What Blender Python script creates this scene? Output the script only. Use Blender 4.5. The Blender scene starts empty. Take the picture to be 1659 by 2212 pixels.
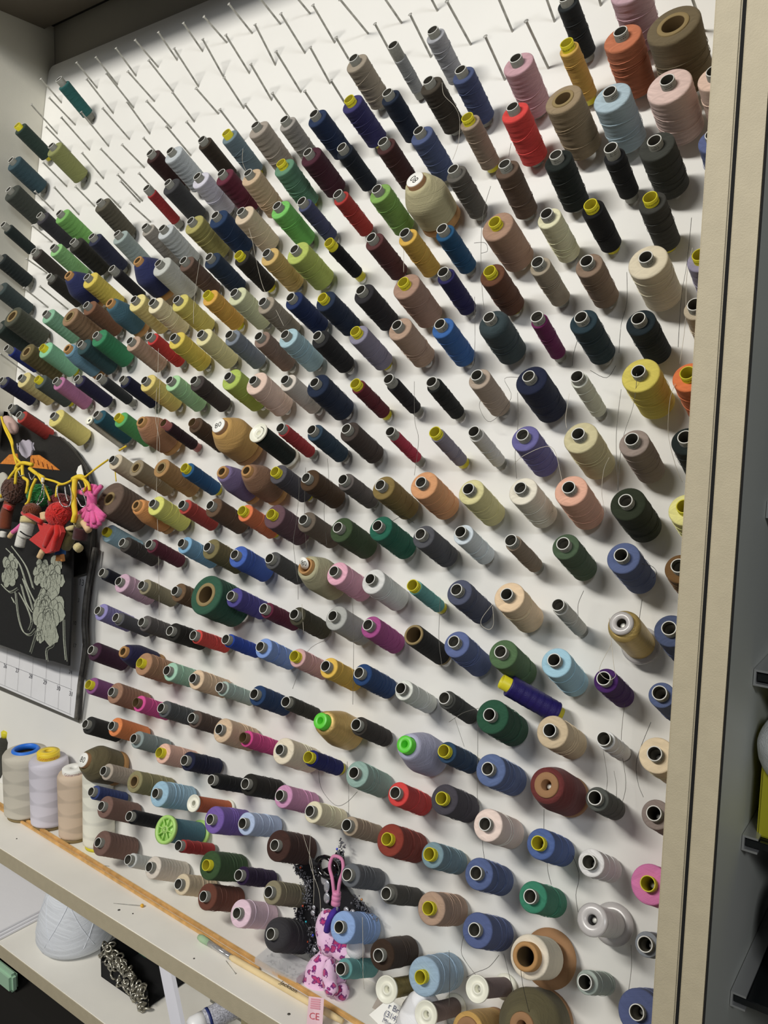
import bpy, bmesh, math, random
from mathutils import Vector, Matrix
random.seed(7)
S = bpy.context.scene
R = math.radians
# ---------------------------------------------------------------- camera
cam_d = bpy.data.cameras.new('camera'); cam = bpy.data.objects.new('camera', cam_d)
S.collection.objects.link(cam); S.camera = cam
cam_d.sensor_fit = 'HORIZONTAL'; cam_d.sensor_width = 36.0; cam_d.lens = 36.0*1750/1659
cam_d.clip_start = 0.02
_X = Vector((0.80439557, 0.08566334, -0.58788567)); _Y = Vector((0.59382766, -0.08630344, 0.79995026)); _Z = Vector((0.01778986, -0.99257922, -0.12029137))
m = Matrix(((_X[0], -_X[1], -_X[2]), (_Y[0], -_Y[1], -_Y[2]), (_Z[0], -_Z[1], -_Z[2]))).to_4x4()
m.translation = Vector((0, 0, 1.4)); cam.matrix_world = m
_X_R = Vector((_X[0], _Y[0], _Z[0])); _X_U = Vector((-_X[1], -_Y[1], -_Z[1]))
# ---------------------------------------------------------------- world, lamps, exposure
w = bpy.data.worlds.new('room_light'); S.world = w; w.use_nodes = True
w.node_tree.nodes['Background'].inputs[0].default_value = (0.80, 0.85, 0.95, 1); w.node_tree.nodes['Background'].inputs[1].default_value = 0.08
def area(name, loc, tgt, sx, sy, power, col):
    l = bpy.data.lights.new(name, 'AREA'); l.shape = 'RECTANGLE'; l.size = sx; l.size_y = sy; l.energy = power; l.color = col
    o = bpy.data.objects.new(name, l); S.collection.objects.link(o); o.location = loc
    o.rotation_euler = (Vector(tgt)-Vector(loc)).to_track_quat('-Z', 'Y').to_euler(); return o
area('ceiling_or_fill_light', (-1.15, -1.45, 2.95), (-0.9, 1.0, 1.4), 1.2, 0.22, 66, (1.0, 0.965, 0.90))
area('ceiling_or_fill_light', (1.5, -1.9, 2.95), (-0.3, 1.0, 1.2), 1.2, 0.3, 32, (0.93, 0.96, 1.0))  # added fill lamp, set to the right to brighten the neighbouring cabinet's inside
S.view_settings.view_transform = 'Standard'; S.view_settings.look = 'None'; S.view_settings.gamma = 1
S.view_settings.use_curve_mapping = False; S.view_settings.exposure = 0.0
# ---------------------------------------------------------------- helpers
def lin(h):
    h = h.lstrip('#'); c = [int(h[i:i+2], 16)/255 for i in (0, 2, 4)]
    return tuple((x/12.92 if x <= .04045 else ((x+.055)/1.055)**2.4) for x in c)+(1,)
MATS = {}
def mat(name, col, rough=.6, metal=0, bump=0, scale=400, var=0.0, vscale=20, trans=0, sheen=0, alpha=1, coat=0):
    if name in MATS: return MATS[name]
    M = bpy.data.materials.new(name); M.use_nodes = True; N = M.node_tree; b = N.nodes['Principled BSDF']
    b.inputs['Roughness'].default_value = rough; b.inputs['Metallic'].default_value = metal
    b.inputs['Transmission Weight'].default_value = trans; b.inputs['Sheen Weight'].default_value = sheen; b.inputs['Alpha'].default_value = alpha
    b.inputs['Coat Weight'].default_value = coat
    tc = N.nodes.new('ShaderNodeTexCoord')
    if var:
        n = N.nodes.new('ShaderNodeTexNoise'); n.inputs['Scale'].default_value = vscale; n.inputs['Detail'].default_value = 5
        N.links.new(tc.outputs['Object'], n.inputs['Vector'])
        r = N.nodes.new('ShaderNodeValToRGB'); c = lin(col)
        r.color_ramp.elements[0].position = .35; r.color_ramp.elements[1].position = .65
        r.color_ramp.elements[0].color = tuple(x*(1-var) for x in c[:3])+(1,); r.color_ramp.elements[1].color = tuple(min(1, x*(1+var*.4)) for x in c[:3])+(1,)
        N.links.new(n.outputs['Fac'], r.inputs['Fac']); N.links.new(r.outputs['Color'], b.inputs['Base Color'])
    else: b.inputs['Base Color'].default_value = lin(col)
    if bump:
        n2 = N.nodes.new('ShaderNodeTexNoise'); n2.inputs['Scale'].default_value = scale; n2.inputs['Detail'].default_value = 3
        N.links.new(tc.outputs['Object'], n2.inputs['Vector'])
        bp_ = N.nodes.new('ShaderNodeBump'); bp_.inputs['Strength'].default_value = bump; bp_.inputs['Distance'].default_value = .001
        N.links.new(n2.outputs['Fac'], bp_.inputs['Height']); N.links.new(bp_.outputs['Normal'], b.inputs['Normal'])
    MATS[name] = M; return M
def thread_mat(name='wound_thread', scale=1.0, objcol=True, col='#ffffff', rough=.9, metal=0, sheen=.08):
    M = bpy.data.materials.new(name); M.use_nodes = True; N = M.node_tree; b = N.nodes['Principled BSDF']; L = N.links.new
    b.inputs['Roughness'].default_value = rough; b.inputs['Metallic'].default_value = metal
    b.inputs['Sheen Weight'].default_value = sheen; b.inputs['Sheen Roughness'].default_value = .5
    b.inputs['Specular IOR Level'].default_value = .25
    tc = N.nodes.new('ShaderNodeTexCoord'); sep = N.nodes.new('ShaderNodeSeparateXYZ'); L(tc.outputs['Object'], sep.inputs[0])
    oi = N.nodes.new('ShaderNodeObjectInfo')
    def math_(op, a, b_=None):
        n = N.nodes.new('ShaderNodeMath'); n.operation = op
        for i, v in enumerate((a, b_)):
            if v is None: continue
            if isinstance(v, (int, float)): n.inputs[i].default_value = v
            else: L(v, n.inputs[i])
        return n.outputs[0]
    seed = math_('MULTIPLY', oi.outputs['Random'], 40.0)
    hs = []
    for k, (a, bb, cc) in enumerate(((1.0, .42, .12), (1.0, -.36, .22))):
        v = math_('ADD', math_('MULTIPLY', sep.outputs[2], 1.0), math_('MULTIPLY', sep.outputs[1], bb)); v = math_('ADD', v, math_('MULTIPLY', sep.outputs[0], cc))
        v = math_('ADD', math_('MULTIPLY', v, 260.0*scale), seed)
        n = N.nodes.new('ShaderNodeTexNoise'); n.noise_dimensions = '1D'; n.inputs['Scale'].default_value = 1.6; n.inputs['Detail'].default_value = 5; n.inputs['Roughness'].default_value = .75
        L(v, n.inputs['W']); hs.append(n.outputs['Fac'])
    mx = N.nodes.new('ShaderNodeTexNoise'); mx.inputs['Scale'].default_value = 70*scale; L(tc.outputs['Object'], mx.inputs['Vector'])
    st = N.nodes.new('ShaderNodeMapRange'); st.inputs[1].default_value = .42; st.inputs[2].default_value = .58; L(mx.outputs['Fac'], st.inputs[0])
    mixh = N.nodes.new('ShaderNodeMix'); L(st.outputs[0], mixh.inputs['Factor']); L(hs[0], mixh.inputs['A']); L(hs[1], mixh.inputs['B'])
    fuzz = N.nodes.new('ShaderNodeTexNoise'); fuzz.inputs['Scale'].default_value = 1400*scale; fuzz.inputs['Detail'].default_value = 2; L(tc.outputs['Object'], fuzz.inputs['Vector'])
    h = math_('ADD', mixh.outputs['Result'], math_('MULTIPLY', fuzz.outputs['Fac'], .35))
    bm_ = N.nodes.new('ShaderNodeBump'); bm_.inputs['Strength'].default_value = .7; bm_.inputs['Distance'].default_value = .0011; L(h, bm_.inputs['Height']); L(bm_.outputs['Normal'], b.inputs['Normal'])
    mr = N.nodes.new('ShaderNodeMapRange'); mr.inputs[1].default_value = .25; mr.inputs[2].default_value = .75; mr.inputs[3].default_value = .80; mr.inputs[4].default_value = 1.12; L(mixh.outputs['Result'], mr.inputs[0])  # sheen of the winding painted into the colour as lighter and darker bands
    mul = N.nodes.new('ShaderNodeVectorMath'); mul.operation = 'SCALE'
    if objcol: L(oi.outputs['Color'], mul.inputs[0])
    else: mul.inputs[0].default_value = lin(col)[:3]
    L(mr.outputs[0], mul.inputs['Scale']); L(mul.outputs[0], b.inputs['Base Color'])
    return M
THREAD = thread_mat(); THREAD_BIG = thread_mat('wound_thread_cone', .45)
METALLIC = thread_mat('metallic_thread', .8, rough=.35, metal=.45, sheen=0)
CORE = {'g': mat('grey_plastic_tube', '#85857d', .45, var=.12, vscale=300), 'y': mat('yellow_plastic_tube', '#d9cf2e', .42, var=.06, vscale=200),
 'c': mat('cardboard', '#b08552', .8, bump=.3), 'w': mat('cardboard_pale', '#8f7c54', .85, bump=.3), 'b': mat('brown_plastic', '#6e5340', .5), 'r': mat('dark_pink_plastic', '#a0605c', .5),
 'f': mat('cream_plastic', '#efeedd', .4), 'n': mat('green_plastic', '#5fd03c', .4), 'e': mat('lime_plastic', '#b4e07c', .4), 'p': mat('clear_plastic', '#e6e2e0', .25, trans=.45), 'd': mat('brown_card_disc', '#9a7450', .85, bump=.2)}
WHITE = mat('white_board', '#e9e8e3', .55, bump=.12, scale=60, var=.03, vscale=6)
BEIGE = mat('beige_laminate', '#bdb297', .6, bump=.25, scale=900, var=.04, vscale=90)
BEIGE_IN = mat('pale_laminate', '#dcd9cc', .6, bump=.15, scale=700, var=.04, vscale=8)
SHELFW = mat('white_laminate_worn', '#efece3', .5, bump=.1, scale=80, var=.05, vscale=9)
GREYIN = mat('grey_laminate', '#c6c8bf', .55, bump=.1, scale=500)
DARK = mat('black_gap', '#0a0a09', .9)
STEEL = mat('galvanised_nail', '#c4c3bc', .5, metal=.35, var=.45, vscale=90)
CHROME = mat('chrome', '#d4d4d2', .32, metal=.65)
PRINT = mat('black_print', '#24241e', .8)
LABELW = mat('white_label', '#f4f3ec', .6)
LOOSE = mat('loose_grey_thread', '#6f6c66', .9); LOOSEW = mat('loose_pale_thread', '#d4cdbd', .9); LOOSEK = mat('loose_dark_thread', '#33312f', .9)
def obj(name, verts, faces, mt, parent=None, smooth=True, color=None, mw=None):
    me = bpy.data.meshes.new(name); me.from_pydata([tuple(v) for v in verts], [], faces); me.update()
    me.materials.append(mt)
    if smooth: me.polygons.foreach_set('use_smooth', [True]*len(me.polygons))
    o = bpy.data.objects.new(name, me); S.collection.objects.link(o)
    if parent is not None: o.parent = parent
    if mw is not None: o.matrix_world = mw
    if color: o.color = color
    return o
def tag(o, label=None, cat=None, group=None, kind=None):
    if label: o['label'] = label
    if cat: o['category'] = cat
    if group: o['group'] = group
    if kind: o['kind'] = kind
    return o
def empty(name, mw, label, cat, group=None):
    o = bpy.data.objects.new(name, None); o.empty_display_size = .01; S.collection.objects.link(o)
    o.matrix_world = mw if isinstance(mw, Matrix) else Matrix.Translation(Vector(mw)); return tag(o, label, cat, group)
def lathe(prof, n=32, z0=0):
    V = []; F = []
    for r, z in prof:
        for i in range(n):
            a = 2*math.pi*i/n; V.append((r*math.cos(a), r*math.sin(a), z+z0))
    for k in range(len(prof)-1):
        for i in range(n):
            j = (i+1) % n; F.append((k*n+i, k*n+j, (k+1)*n+j, (k+1)*n+i))
    return V, F
def loop(prof, n=32):  # closed profile ring (torus-like solid)
    V, F = lathe(prof, n); m_ = len(prof)
    for i in range(n):
        j = (i+1) % n; F.append(((m_-1)*n+i, (m_-1)*n+j, j, i))
    return V, F
def tube_ring(ro, ri, z0, z1, n=28, rim=.0004, step=None):
    p = [(ro, z0), (ro, z1-rim), (ro-rim, z1), (ri+rim, z1), (ri, z1-rim)]
    if step: p += [(ri, z1-step), (ri*.74, z1-step-.0006), (ri*.74, z0+.002), (ri, z0+.001)]
    p += [(ri, z0)]
    return loop(p, n)
def capped(prof, n=32):
    V, F = lathe(prof, n); k = len(prof)
    F.append(tuple(range(n-1, -1, -1))); F.append(tuple((k-1)*n+i for i in range(n))); return V, F
def box_vf(x0, x1, y0, y1, z0, z1, bev=0):
    bm = bmesh.new(); bmesh.ops.create_cube(bm, size=1)
    for v in bm.verts: v.co = Vector((x0+(v.co.x+.5)*(x1-x0), y0+(v.co.y+.5)*(y1-y0), z0+(v.co.z+.5)*(z1-z0)))
    if bev: bmesh.ops.bevel(bm, geom=list(bm.edges), offset=bev, segments=2, affect='EDGES')
    bm.verts.index_update(); V = [v.co.copy() for v in bm.verts]; F = [tuple(v.index for v in f.verts) for f in bm.faces]; bm.free(); return V, F
def box(name, x0, x1, y0, y1, z0, z1, mt, parent=None, bev=.0012, mw=None):
    V, F = box_vf(x0, x1, y0, y1, z0, z1, bev); return obj(name, V, F, mt, parent, smooth=False, mw=mw)
def merge(parts):
    V = []; F = []
    for v, f in parts:
        o = len(V); V += list(v); F += [tuple(i+o for i in q) for q in f]
    return V, F
def xf(vf, M): return [M @ Vector(v) for v in vf[0]], vf[1]
def wire(pts, r, n=5, taper=False):
    pts = [Vector(p) for p in pts]; V = []; F = []
    up = Vector((0, 0, 1))
    for i, p in enumerate(pts):
        t = (pts[min(i+1, len(pts)-1)]-pts[max(i-1, 0)]).normalized()
        a = t.cross(up); a = t.cross(Vector((1, 0, 0))) if a.length < 1e-3 else a
        a.normalize(); b = t.cross(a).normalized(); rr = r*(1-.7*i/(len(pts)-1)) if taper else r
        for k in range(n):
            q = 2*math.pi*k/n; V.append(p+a*rr*math.cos(q)+b*rr*math.sin(q))
    for i in range(len(pts)-1):
        for k in range(n):
            j = (k+1) % n; F.append((i*n+k, i*n+j, (i+1)*n+j, (i+1)*n+k))
    F.append(tuple(range(n-1, -1, -1))); F.append(tuple((len(pts)-1)*n+k for k in range(n)))
    return V, F
def smooth_path(pts, sub=6):
    pts = [Vector(p) for p in pts]; out = []
    for i in range(len(pts)-1):
        p0 = pts[max(i-1, 0)]; p1 = pts[i]; p2 = pts[i+1]; p3 = pts[min(i+2, len(pts)-1)]
        for k in range(sub):
            t = k/sub; out.append(.5*((2*p1)+(p2-p0)*t+(2*p0-5*p1+4*p2-p3)*t*t+(3*p1-p0-3*p2+p3)*t**3))
    out.append(pts[-1]); return out
def ball(r, n=16, sz=1):
    return lathe([(max(1e-5, r*math.sin(math.pi*k/n)), -r*sz*math.cos(math.pi*k/n)) for k in range(n+1)], 2*n)
def poly_prism(pts2, z0, z1):
    n = len(pts2); V = [(x, y, z0) for x, y in pts2]+[(x, y, z1) for x, y in pts2]
    F = [tuple(range(n-1, -1, -1)), tuple(range(n, 2*n))]+[(i, (i+1) % n, n+(i+1) % n, n+i) for i in range(n)]
    return V, F
def text_vf(body, size, align='CENTER'):
    c = bpy.data.curves.new('t', 'FONT'); c.body = body; c.size = size; c.align_x = align; c.align_y = 'CENTER'; c.resolution_u = 2
    o = bpy.data.objects.new('t', c); S.collection.objects.link(o); dg = bpy.context.evaluated_depsgraph_get(); dg.update()
    me = o.evaluated_get(dg).to_mesh(); V = [v.co.copy() for v in me.vertices]; F = [tuple(p.vertices) for p in me.polygons]
    o.evaluated_get(dg).to_mesh_clear(); bpy.data.objects.remove(o); bpy.data.curves.remove(c); return V, F
# board frame: x along the board, v up the board, h out of the board
TT = R(8.5); BU = Vector((1, 0, 0)); BV = Vector((0, math.sin(TT), math.cos(TT))); BH = Vector((0, -math.cos(TT), math.sin(TT)))
BO = Vector((0, .9/math.cos(TT), 1.4)) - BV*(.9*math.tan(TT))
def bp(x, v, h=0): return BO+BU*x+BV*v+BH*h
def bframe(x, v, h=0, ang=0):
    M_ = Matrix((BU, BV, BH)).transposed().to_4x4() @ Matrix.Rotation(ang, 4, 'Z'); M_.translation = bp(x, v, h); return M_
def pframe(p, ang=0):   # board-parallel frame at a world point
    M_ = Matrix((BU, BV, BH)).transposed().to_4x4() @ Matrix.Rotation(ang, 4, 'Z'); M_.translation = Vector(p); return M_
def axis_frame(p, d, roll=0):
    d = Vector(d).normalized(); q = d.to_track_quat('Z', 'Y').to_matrix().to_4x4() @ Matrix.Rotation(roll, 4, 'Z'); q.translation = Vector(p); return q
# ---------------------------------------------------------------- large structure
XL, YF, YB = -1.6335, .6705, 1.0305
ZTOP, ZSH, ZLO = 2.176, .6492, .4654
XR = -.1914
cab = empty('cabinet', (-.9, .85, 0), 'beige open cabinet framing the white peg board full of thread', 'cabinet')
I = Matrix.Identity(4)
def cbox(name, *a, mt=BEIGE, bev=.0012, parent=cab):
    o = box(name, *a, mt, None, bev); o.parent = parent; o.matrix_parent_inverse = parent.matrix_world.inverted(); return o
bpy.context.view_layer.update()
cbox('side_panel', XL-.02, XL, YF, YB, 0, ZTOP+.05, mt=BEIGE_IN)
cbox('back_panel', XL-.02, XR+.0198, YB, YB+.006, 0, ZTOP+.05, mt=mat('back_hardboard', '#a8a396', .7), bev=0)  # panel colour darkened to paint in the shade below the cabinet top
cbox('top_panel', XL, XR, YF, YB-.022, ZTOP, ZTOP+.020, mt=mat('shaded_underside', '#5e564a', .7))  # same laminate, its underside darkened in colour to stand in for shade
cbox('slot_shade', XL, XR, YB-.021, YB-.001, ZTOP+.012, ZTOP+.10, mt=DARK)  # black strip painting in the shade of the slot behind the top
o = cbox('side_panel', XR, XR+.0198, YF, YB, 0, ZTOP+.05)
cbox('shelf', XL, XR-.0003, YF, YB-.0003, ZSH-.0265, ZSH, mt=SHELFW)
cbox('edge_strip', XL, XR-.0003, YF-.0012, YF-.0001, ZSH-.0265, ZSH-.0006, mt=BEIGE, bev=0)
cbox('shelf', XL, XR-.0003, YF, YB-.0003, ZLO-.0245, ZLO, mt=SHELFW)
cbox('edge_strip', XL, XR-.0003, YF-.0012, YF-.0001, ZLO-.0245, ZLO-.0006, mt=BEIGE, bev=0)
cbox('shelf', XL, XR-.0003, YF+.02, YB-.0003, .10, .12, mt=SHELFW)
cab2 = empty('cabinet', (.2, .85, 0), 'neighbouring beige cabinet with grey inside at the right edge', 'cabinet')
bpy.context.view_layer.update()
XS = XR+.0226
cbox('side_panel', XS, XS+.0205, YF, 1.03, 0, ZTOP+.05, parent=cab2)
cbox('inner_lining', XS+.0205, XS+.0213, YF+.0006, 1.03, 0, ZTOP+.05, mt=GREYIN, parent=cab2, bev=0)
cbox('edge_gap', XS+.0200, XS+.0214, YF-.0004, YF+.0006, 0, ZTOP+.05, mt=DARK, parent=cab2, bev=0)
cbox('back_panel', XS, .9, 1.03, 1.036, 0, ZTOP+.05, mt=mat('dark_back', '#3a3a30', .8), parent=cab2)
cbox('gap_shade', XR+.0199, XS-.0001, YF+.0008, 1.03, 0, ZTOP+.05, mt=DARK, parent=cab2, bev=0)  # solid black strip standing in for the shade between the two cabinets
fl = box('floor', -3, 3, -3, 1.2, -.02, 0, mat('floor_vinyl', '#5b564c', .6, var=.2, vscale=6), None, 0); tag(fl, 'floor of the room', None, None, 'structure')
wl = box('wall_back', -3, 3, 1.06, 1.1, 0, 3.2, mat('wall_paint', '#bdb9ac', .8), None, 0); tag(wl, 'wall behind the cabinets', None, None, 'structure')
# peg board leaning in the cabinet
BVT, BVB = .939*.9, -.8343*.9/math.cos(TT)
VB = (ZSH-BO.z)/BV.z
board = empty('peg_board', bframe(-.9, VB, 0), 'white board full of nails carrying rows of thread spools', 'peg board')
bpy.context.view_layer.update()
pw, ph_ = (XR-.001-XL-.002), BVT-VB
outl = []
for (cx, cy, a0) in ((pw-.006, .004, -90), (pw-.006, ph_-.006, 0), (.016, ph_-.016, 90), (.004, .004, 180)):
    rr = .016 if a0 == 90 else .004
    for k in range(5):
        a = R(a0+k*22.5); outl.append((cx+rr*math.cos(a), cy+rr*math.sin(a)))
V, F = poly_prism(outl, -.009, 0)
brd = obj('board_panel', V, F, WHITE, None, smooth=False, mw=bframe(XL+.001, VB+.001, 0)); brd.parent = board; brd.matrix_parent_inverse = board.matrix_world.inverted()
NAILS = [(-1.449,0.762,0.0549,36),(-1.3826,0.7534,0.0576,36),(-1.3268,0.7573,0.0549,38),(-1.2625,0.7584,0.0576,30),(-1.2098,0.7582,0.0522,38),(-1.1425,0.7571,0.0522,36),(-1.0822,0.7569,0.0549,24),(-1.0217,0.7567,0.0576,26),(-0.9579,0.7547,0.0495,24),(-0.895,0.754,0.0495,20),(-1.5702,0.7587,0.0549,36),(-1.3862,0.6993,0.0711,38),(-1.3235,0.6968,0.0711,36),(-1.2627,0.6959,0.0657,30),(-1.2122,0.7025,0.063,34),(-1.1436,0.6963,0.0684,40),(-1.0812,0.6987,0.063,44),(-1.0183,0.6902,0.0657,38),(-0.9597,0.6899,0.063,44),(-0.897,0.6932,0.0657,34),(-0.8374,0.6942,0.0603,34),(-0.7737,0.6914,0.0684,18),(-0.7137,0.6905,0.0495,22),(-0.6535,0.6911,0.0495,30),(-1.39,0.637,0.0738,38),(-1.3261,0.6385,0.0684,34),(-1.2663,0.6375,0.063,40),(-1.2065,0.6361,0.0603,30),(-1.1448,0.6354,0.0576,36),(-1.0842,0.6367,0.0549,28),(-1.0227,0.6333,0.0549,38),(-0.9597,0.6335,0.0603,40),(-0.897,0.6323,0.0684,36),(-0.838,0.6326,0.0576,38),(-0.6561,0.6279,0.063,34),(-0.5932,0.6291,0.0684,26),(-0.5317,0.6304,0.0522,32),(-0.4731,0.6274,0.0549,34),(-0.4137,0.6307,0.0495,38),(-0.2885,0.5669,0.0576,18),(-0.5354,0.5689,0.063,32),(-0.4748,0.5694,0.0711,26),(-1.5736,0.6958,0.0684,36),(-1.5112,0.7016,0.0657,32),(-1.4519,0.641,0.0738,36),(-1.3954,0.5758,0.0576,38),(-1.3323,0.5763,0.0576,32),(-1.2721,0.5768,0.0549,30),(-1.5182,0.5792,0.0603,34),(-1.465,0.5155,0.0657,38),(-1.4147,0.5251,0.0495,34),(-1.3397,0.5174,0.0549,32),(-1.2742,0.5135,0.0495,34),(-1.237,0.4727,0.0495,28),(-1.5572,0.5361,0.0495,36),(-1.5501,0.4711,0.0495,30),(-1.5568,0.4086,0.0495,26),(-1.5401,0.3377,0.0603,32),(-1.4689,0.3295,0.0684,32),(-1.1446,0.5766,0.0621,33),(-1.2039,0.568,0.0621,33),(-1.3309,0.5108,0.0621,33),(-1.2673,0.5149,0.0621,33),(-1.2062,0.5075,0.0621,33),(-1.518,0.6485,0.0621,33),(-1.093,0.5739,0.0621,33),(-1.0143,0.5779,0.0621,33),(-0.9573,0.5737,0.0621,33),(-0.9,0.5785,0.0621,33),(-0.8335,0.567,0.0621,33),(-0.7846,0.5712,0.0621,33),(-0.7836,0.6319,0.0621,33),(-0.7149,0.6329,0.0621,33),(-1.5998,0.2074,0.0621,33)]
def nail_vf(L): return capped([(.0016, -.004), (.0016, L-.0014), (.0030, L-.0004), (.0030, L), (.0018, L+.0004)], 8)
for (x, v, L, ph) in NAILS:
    a = Vector((0, -math.cos(R(ph)), math.sin(R(ph)))); V, F = nail_vf(L)
    o = obj('nail', V, F, STEEL, None, mw=axis_frame(bp(x, v, 0), a)); o.parent = board; o.matrix_parent_inverse = board.matrix_world.inverted()
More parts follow.
